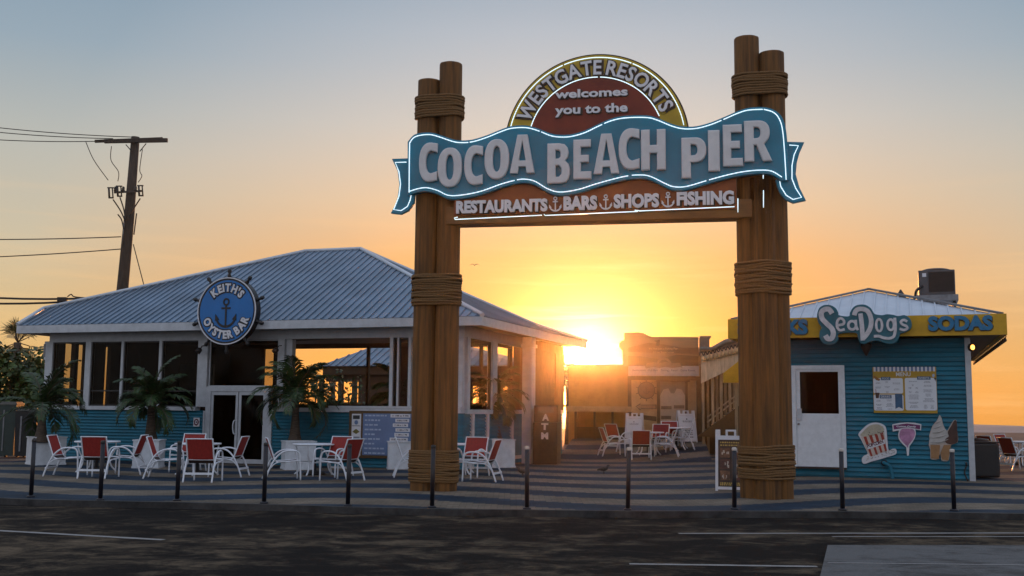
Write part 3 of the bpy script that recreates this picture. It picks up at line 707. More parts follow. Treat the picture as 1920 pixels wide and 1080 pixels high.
# left, right and back walls
mb = MB()
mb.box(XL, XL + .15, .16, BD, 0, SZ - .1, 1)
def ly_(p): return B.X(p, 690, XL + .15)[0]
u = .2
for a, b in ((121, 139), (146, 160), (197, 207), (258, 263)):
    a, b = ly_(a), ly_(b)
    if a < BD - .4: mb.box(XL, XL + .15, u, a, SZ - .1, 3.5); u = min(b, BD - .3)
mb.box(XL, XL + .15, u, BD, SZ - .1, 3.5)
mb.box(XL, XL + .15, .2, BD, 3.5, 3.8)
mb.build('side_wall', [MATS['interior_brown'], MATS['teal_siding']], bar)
def sy(p): return B.X(p, 700, XR)[0]
mb = MB()
siding(mb, .16, BD, 0, SZ - .1, XR - .03, .09, 1, 'y', 1)
mb.box(XR - .16, XR - .032, .21, BD, 0, SZ - .1, 1)
mb.box(XR - .16, XR + .05, .21, BD, SZ - .1, SZ + .02)
for a, b in ((868, 880), (922, 931), (1002, 1016), (1040, 1056)): mb.box(XR - .14, XR + .03, max(.21, sy(a)), sy(b), SZ + .022, 3.5, 0 if a < 1000 else 2)
mb.box(XR - .15, XR + .02, .21, sy(980), 3.5, 3.79); mb.box(XR - .15, XR + .02, sy(980), BD, 3.5, 3.79, 2)
for p in (884, 912, 958): mb.box(XR - .03, XR + .05, sy(p), sy(p) + .16, 0, SZ - .102)
mb.box(XR - .028, XR + .04, .3, sy(1000), .12, .22)
mb.box(XR - .12, XR, sy(1016), sy(1040), SZ + .024, 3.49, 2)
mb.build('side_wall', [MATS['trim_white'], MATS['teal_siding'], MATS['timber']], bar)
opens = [(112, 138), (146, 163), (196, 208), (497, 516), (522, 560), (560, 690), (694, 737), (776, 800), (877, 901), (906, 918), (929, 954), (957, 965), (988, 1004)]
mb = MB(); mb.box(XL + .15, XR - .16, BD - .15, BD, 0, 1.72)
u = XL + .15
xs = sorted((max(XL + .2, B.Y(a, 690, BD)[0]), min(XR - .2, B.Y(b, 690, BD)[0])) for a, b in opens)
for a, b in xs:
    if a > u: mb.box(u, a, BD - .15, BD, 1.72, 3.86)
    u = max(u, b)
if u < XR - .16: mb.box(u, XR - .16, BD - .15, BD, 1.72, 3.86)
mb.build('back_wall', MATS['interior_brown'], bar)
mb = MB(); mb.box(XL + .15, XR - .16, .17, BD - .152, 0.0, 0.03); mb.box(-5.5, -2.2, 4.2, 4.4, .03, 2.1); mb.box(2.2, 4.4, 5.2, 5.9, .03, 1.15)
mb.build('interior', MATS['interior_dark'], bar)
mb = MB(); mb.box(-4.9, -3.6, 4.1, 4.19, 2.105, 3.0); mb.build('wall_screen', mat('screen_grey', (.16, .15, .15), .4), bar)
# windows
for a, b in ((98, 160), (170, 227), (231, 298), (303, 371), (737, 745), (748, 766)):
    mb = MB(); x0, x1 = bx(a), bx(b); f = .035
    for q in ((x0, x0 + f, SZ + .034, 3.496), (x1 - f, x1, SZ + .034, 3.496), (x0 + f, x1 - f, SZ + .034, SZ + .07), (x0 + f, x1 - f, 3.46, 3.496)): mb.box(q[0], q[1], .02, .08, q[2], q[3])
    w = mb.build('window', MATS['dark_metal'], bar)
    mb = MB(); mb.box(x0 + f, x1 - f, .045, .05, SZ + .07, 3.46); mb.build('pane', MATS['window_glass'], w)
    if b < 400:
        mb = MB(); mb.box(x0 + f, x1 - f, .03, .06, 2.02, 2.06); mb.build('mullion', MATS['dark_metal'], w)
mb = MB(); x0, x1 = bx(391), bx(520.5); f = .03
for q in ((x0, x0 + f, 2.172, 3.49), (x1 - f, x1, 2.172, 3.49), (x0 + f, x1 - f, 2.172, 2.2), (x0 + f, x1 - f, 3.46, 3.49)): mb.box(q[0], q[1], .03, .09, q[2], q[3])
w = mb.build('window', MATS['trim_white'], bar); mb = MB(); mb.box(x0 + f, x1 - f, .055, .06, 2.2, 3.46); mb.build('pane', MATS['window_glass'], w)
for a, b in ((sy(880), sy(922)), (sy(931), sy(963)), (sy(980), sy(1002))):
    mb = MB()
    for q in ((a, a + .05, SZ + .03, 3.49), (b - .05, b, SZ + .03, 3.49), (a + .05, b - .05, 3.40, 3.49), (a + .05, b - .05, 2.45, 2.50)): mb.box(XR - .1, XR - .03, q[0], q[1], q[2], q[3])
    w = mb.build('window', MATS['timber'], bar); mb = MB(); mb.box(XR - .07, XR - .065, a + .05, b - .05, SZ + .03, 3.4); mb.build('pane', MATS['clear_glass'], w)
# double door
for (a, b, s) in ((398, 449, 1), (450, 500.5, -1)):
    x0, x1 = bx(a) + .006, bx(b) - .006; f = .075; mb = MB()
    for q in ((x0, x0 + f, .02, 2.02), (x1 - f, x1, .02, 2.02), (x0 + f, x1 - f, .02, .14), (x0 + f, x1 - f, 1.93, 2.02)): mb.box(q[0], q[1], 0.0, .05, q[2], q[3])
    d = mb.build('door', MATS['grey_metal'] if False else MATS['trim_white'], bar)
    mb = MB(); mb.box(x0 + f, x1 - f, .02, .028, .14, 1.93); mb.build('pane', MATS['door_glass'], d)
    if s == 1:
        hx = x1 - .05; mb = MB(); mb.tube(smooth_line([(hx, -.0, 1.22), (hx - .02, -.07, 1.2), (hx - .04, -.08, 1.05), (hx - .02, -.07, .86), (hx, 0, .84)], 4), .016, 6); mb.build('handle', MATS['chair_white'], d)
# round porch column and outer post
mb = MB(); y0 = sy(968); mb.box(XR + .25, XR + .55, y0 - .2, y0 + .2, 0, 3.76, 0, .01); mb.box(XR + .21, XR + .59, y0 - .24, y0 + .24, 3.45, 3.55); mb.build('porch_post', MATS['trim_white'], bar)
# roof
ZE = 3.97
eL, eR, eB, eF = B.Y(33, 606, -.72)[0], B.Y(905, 597, -.72)[0], BD + .35, -.72
yr, zr = 4.3, 6.66
rA, rB = Vector((B.Y(572, 470, yr)[0], yr, zr)), Vector((B.Y(676, 468.5, yr)[0], yr, zr))
nF = Vector((0, -(zr - ZE), yr - eF)).normalized(); cFL, cFR = Vector((eL, eF, ZE)), Vector((eR, eF, ZE)); cBL, cBR = Vector((eL, eB, ZE)), Vector((eR, eB, ZE))
kL = plane_hit((82, 579.5), cFL, nF)
nR = (cBR - cFR).cross(rB - cFR).normalized(); kR = plane_hit((1006, 611), cFR, nR)
mb = MB()
mb.poly([cFL, cFR, rB, rA, kL]); mb.poly([cFR, cBR, kR, rB])
mb.poly([cFL, kL, rA]); mb.poly([cFL, rA, cBL]); mb.poly([cBL, rA, rB]); mb.poly([cBL, rB, kR]); mb.poly([cBL, kR, cBR])
def rib(a, b, n, w=.035, h=.035): mb.beam(a + n * h * .4, b + n * h * .4, w, h, 0, n)
x = eL + .12
hipf = lambda p, q, t: p + (q - p) * t
while x < eR - .05:
    if x < kL.x: top = hipf(cFL, kL, (x - cFL.x) / (kL.x - cFL.x))
    elif x < rA.x: top = hipf(kL, rA, (x - kL.x) / (rA.x - kL.x))
    elif x < rB.x: top = Vector((x, yr, zr))
    else: top = hipf(rB, cFR, (x - rB.x) / (cFR.x - rB.x))
    bot = Vector((x, eF - .01, ZE)); top = Vector((x, top.y, ZE + (top.y - eF) * (zr - ZE) / (yr - eF)))
    if (top - bot).length > .1: rib(bot, top, nF)
    x += 0.235
y = eF + .3
while y < eB - .1:
    if y < rB.y: top = hipf(cFR, rB, (y - eF) / (rB.y - eF))
    elif y < kR.y: top = hipf(rB, kR, (y - rB.y) / (kR.y - rB.y))
    else: top = hipf(kR, cBR, (y - kR.y) / (cBR.y - kR.y))
    bot = Vector((eR + .01, y, ZE)); d = Vector((-1, 0, -nR.x * -1 / nR.z)); 
    if nR.z < 0: nR = -nR
    L = eR - top.x; top = Vector((top.x, y, ZE + L * nR.x / nR.z))
    if L > .1: rib(bot, top, nR)
    y += 0.235
roof = mb.build('roof', MATS['metal_roof'], bar)
mb = MB(); dn = Vector((0, 0, -.14)); ins = lambda v: Vector((v.x + (.25 if v.x < 0 else -.25), v.y, v.z)) + dn
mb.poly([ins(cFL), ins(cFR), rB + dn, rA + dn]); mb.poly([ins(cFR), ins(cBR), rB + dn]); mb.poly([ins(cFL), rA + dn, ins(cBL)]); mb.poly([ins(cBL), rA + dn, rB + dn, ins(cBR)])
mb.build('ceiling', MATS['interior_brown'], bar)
mb = MB()
for a, b in ((kL, rA), (rA, rB), (rB, cFR), (rB, kR), (kR, cBR), (cFL, kL)): mb.tube([a + Vector((0, 0, .03)), b + Vector((0, 0, .03))], .06, 6)
mb.build('ridge_cap', MATS['roof_white'], roof)
mb = MB(); zf0, zf1 = 3.73, ZE - .012
mb.box(eL, eR, eF - .03, eF + .02, zf0, zf1); mb.box(eR - .05, eR, eF + .022, eB, zf0, zf1); mb.box(eL, eL + .05, eF + .022, eB, zf0, zf1); mb.box(eL + .052, eR - .052, eB - .05, eB, 3.88, zf1)
mb.build('fascia', MATS['trim_white'], bar)
mb = MB(); z = 3.806
for q in ((eL + .052, eR - .052, eF + .022, -.012), (eL + .052, XL - .025, -.01, eB - .052), (XR + .055, eR - .052, -.01, eB - .052)): mb.box(q[0], q[1], q[2], q[3], z, z + .02)
mb.build('soffit', MATS['soffit'], bar)
# fittings on the facade, each a thing of its own
def floodlight(px, py, label):
    x, z = B.Y(px, py, -.3); t = thing('flood_light', label, 'lamp', B, (x, -.03, z + .1), 'small black flood lights on the bar')
    mb = MB(); mb.tube([(x, -.03, z + .12), (x, -.18, z + .1), (x, -.27, z)], .015, 6); mb.build('arm', MATS['black_paint'], t)
    mb = MB(); mb.lathe((x, -.24, z + .03), [(.04, 0), (.075, .03), (.085, .15), (.07, .152)], 12, axis=(-.35, -.5, -.75)); mb.build('lamp_head', MATS['black_paint'], t)
floodlight(374, 655, 'small black flood light on the white post left of the round ship wheel sign'); floodlight(518, 655, 'small black flood light right of the round ship wheel sign over the glass doors')
x, z = B.Y(80, 658, .6)
t = thing('utility_box', 'grey metal utility box on the left corner of the bar wall', 'electrical box', B, (XL - .28, .3, z - .27))
mb = MB(); mb.box(XL - .30, XL - .002, .1, .5, z - .30, z + .26, 0, .012); mb.build('cabinet', MATS['planter_white'], t)
mb = MB(); mb.box(XL - .31, XL - .2, .08, .097, z - .22, z + .18); mb.build('cover', MATS['grey_metal'], t)
x, z = B.Y(368.5, 791.5, -.03)
t = thing('notice_sign', 'small white square notice with a round emblem beside the bar doors', 'sign', B, (x, -.025, z - .12))
mb = MB(); mb.box(x - .1, x + .1, -.036, -.024, z - .125, z + .125); mb.build('plate', MATS['sign_white'], t)
mb = MB(); mb.shape([ell(x, z, .08, .095, 24), ell(x, z, .05, .06, 24)], -.0365, .006); mb.shape(ell(x, z, .018, .024, 12), -.0365, .006); mb.build('emblem', mat('emblem_red', (.12, .02, .04), .5), t)
# ------------------------------------------------------------------ ship wheel sign
wy = -.95
wc = B.Y(425, 583, wy); wr = (B.Y(425, 519, wy)[1] - B.Y(425, 647, wy)[1]) / 2
wheel = thing('ship_wheel_sign', 'round blue ship wheel sign with black anchor hung at the bar eave', 'sign', B, (wc[0], wy, wc[1] - wr))
mb = MB(); mb.shape(ell(wc[0], wc[1], wr, wr, 64), wy + .22, .22, 0, .015); disc_b = mb.build('wheel_rim', MATS['black_paint'], wheel)
mb = MB(); mb.shape([ell(wc[0], wc[1], wr * .985, wr * .985, 64), ell(wc[0], wc[1], wr * .955, wr * .955, 64)], wy - .001, .022); mb.build('pinstripe', MATS['sign_white'], disc_b)
mb = MB(); mb.shape(ell(wc[0], wc[1], wr * .90, wr * .90, 64), wy - .001, .012); face = mb.build('blue_face', MATS['sign_cobalt'], wheel)
mb = MB(); md = MB()
for (txt, r_, a0, a1, bt) in (("KEITH'S", .575, 137, 38, False), ('OYSTER BAR', .80, 197, 345, True)):
    mb.arc_text(txt, wc[0], wc[1], wr * r_, a0, a1, wr * .215, wy - .022, .015, .045, bottom=bt, wid=.88)
    md.arc_text(txt, wc[0], wc[1], wr * (r_ - .01 if not bt else r_ + .01), a0, a1, wr * .235, wy - .0135, .008, .12, bottom=bt, wid=.88)
mb.build('lettering', MATS['sign_white'], face); md.build('letter_outline', MATS['black_paint'], face)
mb = MB(); anchor(mb, wc[0] - .01, wc[1] - wr * .07, wr * .88, wy - .013, .014, .8); mb.build('anchor', MATS['black_paint'], face)
for i in range(10):
    a = R(90 + 36 * i); c, s_ = math.cos(a), math.sin(a); mb = MB()
    P = [(wc[0] + c * wr * r_, wy + .07, wc[1] + s_ * wr * r_) for r_ in (.98, 1.04, 1.1, 1.17, 1.24)]
    mb.tube(P, [.05, .055, .034, .062, .045], 8); mb.build('handle', MATS['black_paint'], wheel)
mb = MB(); mb.tube([(wc[0] - .4, wy + .2, wc[1]), (wc[0] - .4, eF + .0, wc[1])], .025, 6); mb.tube([(wc[0] + .4, wy + .2, wc[1] - .02), (wc[0] + .4, eF + .0, wc[1] - .02)], .025, 6); mb.build('bracket', MATS['dark_metal'], wheel)
# ------------------------------------------------------------------ hours board on the wall
def bp(x, y, d=-.1): return B.Y(x, y, d)
q0, q1 = bp(652, 858), bp(776, 771)
hb = thing('hours_board', 'wide wood framed blue board of opening hours under the open bar window', 'sign', B, ((q0[0] + q1[0]) / 2, -.08, q0[1]))
mb = MB(); mb.box(q0[0], q1[0], -.085, -.024, q0[1], q1[1], 0, .008); mb.build('backboard', MATS['board_wood'], hb)
a, b = bp(658, 854), bp(677, 776); mb = MB(); mb.box(a[0], b[0], -.1, -.086, a[1], b[1]); ls = mb.build('logo_strip', MATS['sign_white'], hb)
xm = (a[0] + b[0]) / 2; hh = b[1] - a[1]; mb = MB()
mb.box(xm - .1, xm + .1, -.106, -.101, b[1] - .14, b[1] - .04, 0); mb.box(xm - .12, xm + .12, -.106, -.101, b[1] - .33, b[1] - .315, 0)
mb.shape(ell(xm, b[1] - .23, .055, .06, 16), -.101, .005, 1); mb.shape([(xm - .11, b[1] - .48), (xm, b[1] - .54), (xm + .11, b[1] - .48), (xm, b[1] - .40)], -.101, .005, 2)
mb.box(xm - .11, xm + .11, -.106, -.101, b[1] - .67, b[1] - .61, 3); mb.shape([(xm - .02, b[1] - .83), (xm + .12, b[1] - .9), (xm - .02, b[1] - .97)], -.101, .005, 4)
mb.build('logos', [MATS['ink'], MATS['board_blue'], mat('logo_olive', (.13, .11, .02), .5), MATS['ink_soft'], mat('logo_red', (.25, .02, .05), .5)], ls)
a, b = bp(679, 853), bp(772, 776); mb = MB(); mb.box(a[0], b[0], -.1, -.086, a[1], b[1]); bl = mb.build('blue_panel', MATS['board_blue'], hb)
mb = MB(); mp_ = MB(); mt = MB()
hrs = ['11 AM to 9 PM', '8 AM to 10 PM', '11 AM to 11 PM', '11 AM to 9 PM', '11 AM to 7 PM', '10:30 AM to 10 PM', '8 AM to 8 PM', '8 AM to 8 PM', '10 AM to 6 PM']
lw_ = [.62, .40, .37, .46, .2, .44, .3, .6, .6]; pw = [.6, .42, .46, .44, .44, .55, .56, .48, .46]
n = 9
for i in range(n):
    zc_ = b[1] - .055 - (b[1] - a[1] - .11) * i / (n - 1); rr = random.Random(i + 3); u = a[0] + .06
    while u < a[0] + .06 + lw_[i]:
        w_ = rr.uniform(.05, .13); mb.box(u, min(u + w_, a[0] + .7), -.104, -.101, zc_ - .02, zc_ + .02); u += w_ + .03
    x1_ = b[0] - .04 - (i % 3) * .03; x0_ = x1_ - pw[i] * .95; mp_.box(x0_, x1_, -.112, -.101, zc_ - .045, zc_ + .045); mt.text(hrs[i], x0_ + .05, x1_ - .05, zc_ - .022, zc_ + .022, -.1125, .003, .02)
mb.build('name_lines', MATS['board_line'], bl); pl = mp_.build('hour_plaques', MATS['sign_white'], bl); mt.build('hour_lettering', MATS['ink'], bl)
# ------------------------------------------------------------------ pavilion behind the bar
PV = Fr(at(790, 760, 52), 16)
def pv(x, y, d=0.0): return PV.Y(x, y, d)
pav = thing('pavilion', 'small open pavilion with a ribbed grey metal roof seen through the bar', 'building', PV, (0, 0, 0))
e0, e1 = pv(597, 686)[0], pv(985, 686)[0]; ez = pv(700, 686)[1]; ap_ = Vector((pv(775, 622, 5)[0], 5, pv(775, 622, 5)[1]))
mb = MB(); c = [Vector((e0, 0, ez)), Vector((e1, 0, ez)), Vector((e1, 10, ez)), Vector((e0, 10, ez))]
for i in range(4): mb.poly([c[i], c[(i + 1) % 4], ap_])
nrm = Vector((0, -(ap_.z - ez), 5)).normalized(); x = e0 + .2
while x < e1:
    t_ = (x - e0) / (ap_.x - e0) if x < ap_.x else (e1 - x) / (e1 - ap_.x)
    mb.beam(Vector((x, 0, ez + .02)), Vector((x, 5 * t_, ez + (ap_.z - ez) * t_ + .02)), .06, .06, 0, nrm); x += .38
mb.build('roof', MATS['metal_roof'], pav)
mb = MB(); mb.box(e0 + .15, e1 - .15, .2, 9.8, ez - .42, ez - .03); mb.build('eave_beam', MATS['interior_brown'], pav)
zb, zt = pv(620, 750)[1], ez - .42
for y_ in (.5, 9.2):
    mb = MB()
    edges = [(598, 605), (634, 642), (672, 790), (812, 830), (850, 885), (899, 908), (917, 930), (953, 965)] if y_ < 1 else [(620, 626), (660, 668), (690, 780), (850, 862), (930, 938)]
    for p, q in edges: mb.box(pv(p, 720, y_)[0], pv(q, 720, y_)[0], y_, y_ + .2, 0, zt)
    mb.box(e0 + .2, e1 - .2, y_ + .002, y_ + .198, 0, zb - .1)
    mb.box(e0 + .2, e1 - .2, y_ + .003, y_ + .197, zt - .35, zt - .001)
    mb.build('wall', MATS['interior_brown'], pav)
# ------------------------------------------------------------------ snack kiosk on the right
K = Fr(gnd(1650, 897), 20.3)
def kp(x, y, d=0.0): return K.Y(x, y, d)
kiosk = thing('snack_kiosk', 'small teal snack kiosk with yellow sign band and white metal roof', 'kiosk', K, (0, 0, 0))
KL, KR, KD, FY = -2.95, kp(1823, 800)[0], 3.6, -.62
f0, f1 = kp(1365, 637, FY), kp(1887, 585, FY); FZ0 = kp(1640, 631, FY)[1]; FZ1 = kp(1640, 593, FY)[1]; FX0, FX1 = f0[0], f1[0]
ye = K.X(1826, 683, FX1)[0]; KE = max(KD + .4, ye)
mb = MB(); siding(mb, KL, KR - .1, 0.02, FZ0 - .02, .03, .112); mb.box(KL, KR - .1, .032, .14, 0, FZ0 - .02); mb.box(KL, KL + .14, .142, KD, 0, FZ0 - .02); mb.box(KR - .14, KR - .002, .142, KD, 0, FZ0 - .02); mb.box(KL + .142, KR - .142, KD - .14, KD, 0, FZ0 - .02)
mb.build('siding', MATS['teal_siding'], kiosk)
mb = MB(); mb.box(KR - .1, KR + .03, -.035, .141, 0, FZ0 - .02); mb.build('corner_trim', MATS['trim_white'], kiosk)
mb = MB(); mb.box(FX0, FX1, FY, FY + .08, FZ0, FZ1); mb.box(FX1 - .08, FX1, FY + .082, KE, FZ0, FZ1); mb.box(FX0, FX0 + .08, FY + .082, KE, FZ0, FZ1); mb.box(FX0 + .082, FX1 - .082, KE - .08, KE, FZ0, FZ1)
band = mb.build('sign_band', MATS['fascia_yellow'], kiosk)
mb = MB(); mb.box(FX0 + .082, FX1 - .082, FY + .082, KE - .082, FZ0 + .06, FZ0 + .09); mb.build('soffit', MATS['soffit'], kiosk)
mb = MB(); md = MB()
for wd, xa, xb in (('SNACKS', 1383, 1514), ('SODAS', 1740.5, 1861)):
    xm = (xa + xb) / 2; yb = 627 + (xm - 1448) * (619 - 627) / (1800 - 1448.) ; yt = yb - 27.5
    a, b = kp(xa, yb, FY - .04), kp(xb, yt, FY - .04); zz0, zz1 = kp(xm, yb + 1, FY - .04)[1], kp(xm, yt, FY - .04)[1]
    mb.text(wd, a[0], b[0], zz0, zz1, FY - .002, .05, .055); md.text(wd, a[0] + .012, b[0] + .02, zz0 - .022, zz1 - .014, FY - .001, .014, .08)
mb.build('lettering', MATS['letter_blue'], band); md.build('letter_underlay', mat('band_shade', (.12, .075, .006), .6), band)
# roof: low hipped metal roof
az = kp(1629, 545, 3.1); apx = Vector((az[0], 3.1, az[1])); zr0 = FZ1 - .03
c = [Vector((FX0 + .1, FY + .1, zr0)), Vector((FX1 - .1, FY + .1, zr0)), Vector((FX1 - .1, KE - .1, zr0)), Vector((FX0 + .1, KE - .1, zr0))]
xr0, xr1 = kp(1470, 585, 3.1), kp(1852, 585, 3.1)
mb = MB()
# front slope is a wide triangle whose edges run up to the apex
for i in range(4): mb.poly([c[i], c[(i + 1) % 4], apx])
kn = Vector((0, -(apx.z - zr0), apx.y - c[0].y)).normalized(); x = c[0].x + .2
while x < c[1].x - .1:
    t_ = (x - c[0].x) / (apx.x - c[0].x) if x < apx.x else (c[1].x - x) / (c[1].x - apx.x)
    top = Vector((x, c[0].y + (apx.y - c[0].y) * t_, zr0 + (apx.z - zr0) * t_)); mb.beam(Vector((x, c[0].y, zr0 + .015)), top + Vector((0, 0, .015)), .03, .04, 0, kn); x += .29
kroof = mb.build('roof', MATS['roof_white'], kiosk)
mb = MB()
for p in (c[0], c[1]): mb.beam(p + Vector((0, 0, .05)), apx + Vector((0, 0, .05)), .13, .05)
mb.build('ridge_cap', MATS['grey_metal'], kroof)
# door
d0, d1 = kp(1488, 874), kp(1583, 685); mb = MB(); w = .1
mb.box(d0[0], d0[0] + w, -.075, .0, d0[1], d1[1]); mb.box(d1[0] - w, d1[0], -.075, 0, d0[1], d1[1]); mb.box(d0[0] + w, d1[0] - w, -.075, 0, d1[1] - w, d1[1])
mb.build('door_frame', MATS['white_paint'], kiosk)
mb = MB(); mb.box(d0[0], d1[0], -.12, 0, d0[1] - .045, d0[1] - .002); mb.build('door_sill', MATS['edge_dark'], kiosk)
g0, g1 = kp(1501, 775, -.05), kp(1571, 697, -.05); mb = MB(); x0, x1 = d0[0] + w + .004, d1[0] - w - .004; z0, z1 = d0[1] + .004, d1[1] - w - .004
mb.box(x0, g0[0], -.055, -.023, z0, z1); mb.box(g1[0], x1, -.055, -.023, z0, z1); mb.box(g0[0], g1[0], -.055, -.023, z0, g0[1]); mb.box(g0[0], g1[0], -.055, -.023, g1[1], z1)
door = mb.build('door', MATS['white_paint'], kiosk)
mb = MB(); mb.box(g0[0], g1[0], -.042, -.036, g0[1], g1[1]); mb.build('pane', MATS['door_glass'], door)
mb = MB(); mb.box(g0[0] - .02, g1[0] + .02, -.03, -.024, g0[1] - .02, g1[1] + .02, 0); mb.box(g0[0] + .55, g0[0] + .62, -.034, -.0305, g0[1], g0[1] + .5, 1); mb.box(g0[0] + .68, g0[0] + .85, -.034, -.0305, g0[1], g0[1] + .34, 2); mb.build('dim_interior', [mat('door_inside', (.09, .042, .014), .8, var=.4, scale=3), mat('inside_gold', (.35, .22, .07), .5), mat('inside_grey', (.14, .11, .08), .6)], door)
h0, h1 = kp(1495, 788, -.06), kp(1503, 766, -.06); mb = MB(); mb.box(h0[0], h1[0], -.085, -.056, h0[1], h1[1], 0, .008); mb.build('latch_guard', MATS['trim_white'], door)
k0 = kp(1497.5, 795, -.06); mb = MB(); mb.lathe((k0[0], -.055, k0[1]), [(.028, 0), (.028, .012), (.012, .02), (.026, .045), (.001, .06)], 12, axis=(0, -1, 0)); mb.build('knob', MATS['grey_metal'], door)
# badge sign "SeaDogs"
SYk = FY - .16
sp = lambda X, Y: kp(1480 + X / 4.3545, 480 + Y / 4.3545, SYk)
out = [(300, 398), (340, 402), (378, 425), (398, 460), (402, 480), (440, 490), (488, 490), (496, 460), (520, 420), (560, 398), (620, 398), (665, 425), (692, 468), (720, 478), (760, 482), (800, 474), (850, 480), (890, 490), (940, 482), (985, 510), (1000, 560), (985, 600), (940, 625), (905, 635), (895, 670), (870, 705), (830, 718), (780, 712), (740, 696), (700, 690), (650, 702), (610, 718), (575, 705), (560, 670), (550, 632), (500, 625), (430, 630), (396, 642), (400, 680), (370, 715), (320, 725), (270, 705), (245, 660), (250, 610), (262, 585), (235, 540), (225, 490), (240, 430), (270, 405)]
O_ = [sp(*p) for p in out]; bxm, bzm = sum(p[0] for p in O_) / len(O_), min(p[1] for p in O_)
badge = thing('badge_sign', 'cut out teal badge sign with bubbly pale lettering on the yellow band', 'sign', K, (bxm, SYk, bzm))
mb = MB(); mb.shape(smooth_line(O_, 3, True), SYk + .15, .15, 0, .01); bb = mb.build('backing', MATS['badge_teal'], badge)
mb = MB()
def stroke(pts, w, k=0, cl=False):
    P = smooth_line([sp(*p) for p in pts], 6); sc = w / 4.3545 / 77.0
    mb.shape(ribbon(P, sc), SYk - .0005 - .002 * k, .03)
def ring(cxp, cyp, rx, ry, w, k=0):
    c_ = sp(cxp, cyp); s_ = 1 / 4.3545 / 77.0
    mb.shape([ell(c_[0], c_[1], rx * s_, ry * s_, 28), ell(c_[0], c_[1], (rx - w) * s_, (ry - w) * s_, 28)], SYk - .0005 - .002 * k, .03)
stroke([(350, 470), (325, 437), (290, 437), (262, 462), (268, 510), (305, 552), (345, 590), (360, 632), (345, 672), (315, 676), (295, 648)], 40)
stroke([(398, 566), (440, 556), (446, 530), (420, 508), (394, 530), (390, 575), (412, 606), (452, 598)], 20)
ring(513, 566, 40, 44, 20); stroke([(542, 522), (546, 570), (560, 606)], 20, 1)
stroke([(530, 485), (545, 447), (585, 432), (640, 452), (668, 520), (660, 590), (628, 645), (597, 678)], 36); stroke([(580, 470), (592, 560), (600, 690)], 34, 1)
ring(733, 565, 32, 58, 19); ring(828, 562, 34, 52, 19); stroke([(860, 505), (866, 580), (856, 650), (820, 672), (770, 668), (730, 655), (690, 656)], 22, 1)
stroke([(962, 536), (935, 522), (910, 538), (925, 560), (955, 572), (962, 592), (935, 604), (900, 594)], 19)
mb.build('lettering', MATS['badge_letter'], bb)
mb = MB()
for q in (300, 620, 850): 
    c_ = sp(q, 560); mb.tube([(c_[0], SYk + .14, c_[1]), (c_[0], FY + .0, c_[1])], .02, 6)
mb.build('standoff', MATS['dark_metal'], badge)
# spotlight under the badge
c_ = kp(1624, 655, -.3); t = thing('spot_lamp', 'small dark cone spotlight under the badge sign', 'lamp', K, (c_[0], -.3, c_[1]))
mb = MB(); mb.lathe((c_[0], -.3, c_[1] - .16), [(.02, 0), (.06, .08), (.13, .22), (.13, .3), (.04, .34)], 14); mb.tube([(c_[0], -.3, c_[1] + .15), (c_[0], -.3, FZ0 + .06)], .02, 6); mb.build('lamp_head', MATS['dark_metal'], t)
# lit wall lamp at the corner
c_ = kp(1828, 651, -.06); t = thing('wall_lamp', 'lit round bulkhead lamp at the right corner of the kiosk', 'lamp', K, (KR + .05, .1, c_[1] - .08))
mb = MB(); mb.lathe((KR + .031, .0, c_[1]), [(.1, 0), (.1, .03), (.075, .05)], 16, axis=(1, -.9, 0)); mb.build('lamp_base', MATS['dark_metal'], t)
mb = MB(); mb.lathe((KR + .065, -.03, c_[1]), [(.06, 0), (.06, .025), (.03, .045), (.001, .05)], 14, axis=(1, -.9, 0)); mb.build('bulb', mat('lamp_lit', (1, .6, .25), .4, var=0, emit=(1, .42, .06), estr=5), t)
# string lights along the right eave
t = thing('string_lights', 'string of small bulbs hung along the right eave of the kiosk', 'string lights', K, (FX1 - .05, FY, FZ0))
mb = MB(); n = 26
P = []
for i in range(n * 2 + 1):
    y_ = FY + .1 + (KE - FY - .2) * i / (n * 2); P.append((FX1 - .02, y_, FZ0 - .03 - (.035 if i % 2 else 0)))
    if i % 2: ml = MB(); ml.lathe((FX1 - .02, y_, FZ0 - .15), [(.008, 0), (.034, .025), (.03, .06), (.02, .09)], 8); ml.build('bulb', MATS['dark_metal'], t)
mb.tube(P, .012, 5); mb.build('cable', MATS['wire'], t)
# menu board
m0, m1 = kp(1638.5, 774, -.06), kp(1755, 688, -.06); mw, mh = m1[0] - m0[0], m1[1] - m0[1]
menu = thing('menu_board', 'white and mustard menu board with a striped awning edge on the kiosk wall', 'menu', K, (m0[0] + mw / 2, -.03, m0[1]))
mb = MB(); mb.box(m0[0], m1[0], -.05, -.024, m0[1], m1[1]); mo = mb.build('backing', mat('mustard', (.40, .24, .02), .5, var=.06), menu)
ms = MB(); sw = mw / 32
for i in range(16): ms.box(m0[0] + sw * (2 * i + .5), m0[0] + sw * (2 * i + 1.5), -.054, -.0505, m1[1] - mh * .095, m1[1] + .005)
ms.build('awning_stripes', MATS['sign_white'], mo)
ms = MB()
for i in range(15): ms.box(m0[0] + sw * (2 * i + 1.5) + .001, m0[0] + sw * (2 * i + 2.5) - .001, -.0535, -.0505, m1[1] - mh * .085, m1[1])
ms.build('awning_gaps', MATS['board_blue'], mo)
U = lambda u: m0[0] + mw * u
V_ = lambda v: m1[1] - mh * v
def rrect(x0, x1, z0, z1, r=.03):
    return [p for cxx, czz, a in ((x1 - r, z1 - r, 0), (x0 + r, z1 - r, 90), (x0 + r, z0 + r, 180), (x1 - r, z0 + r, 270)) for p in [(cxx + r * math.cos(R(a + 15 * i)), czz + r * math.sin(R(a + 15 * i))) for i in range(7)]]
ms = MB()
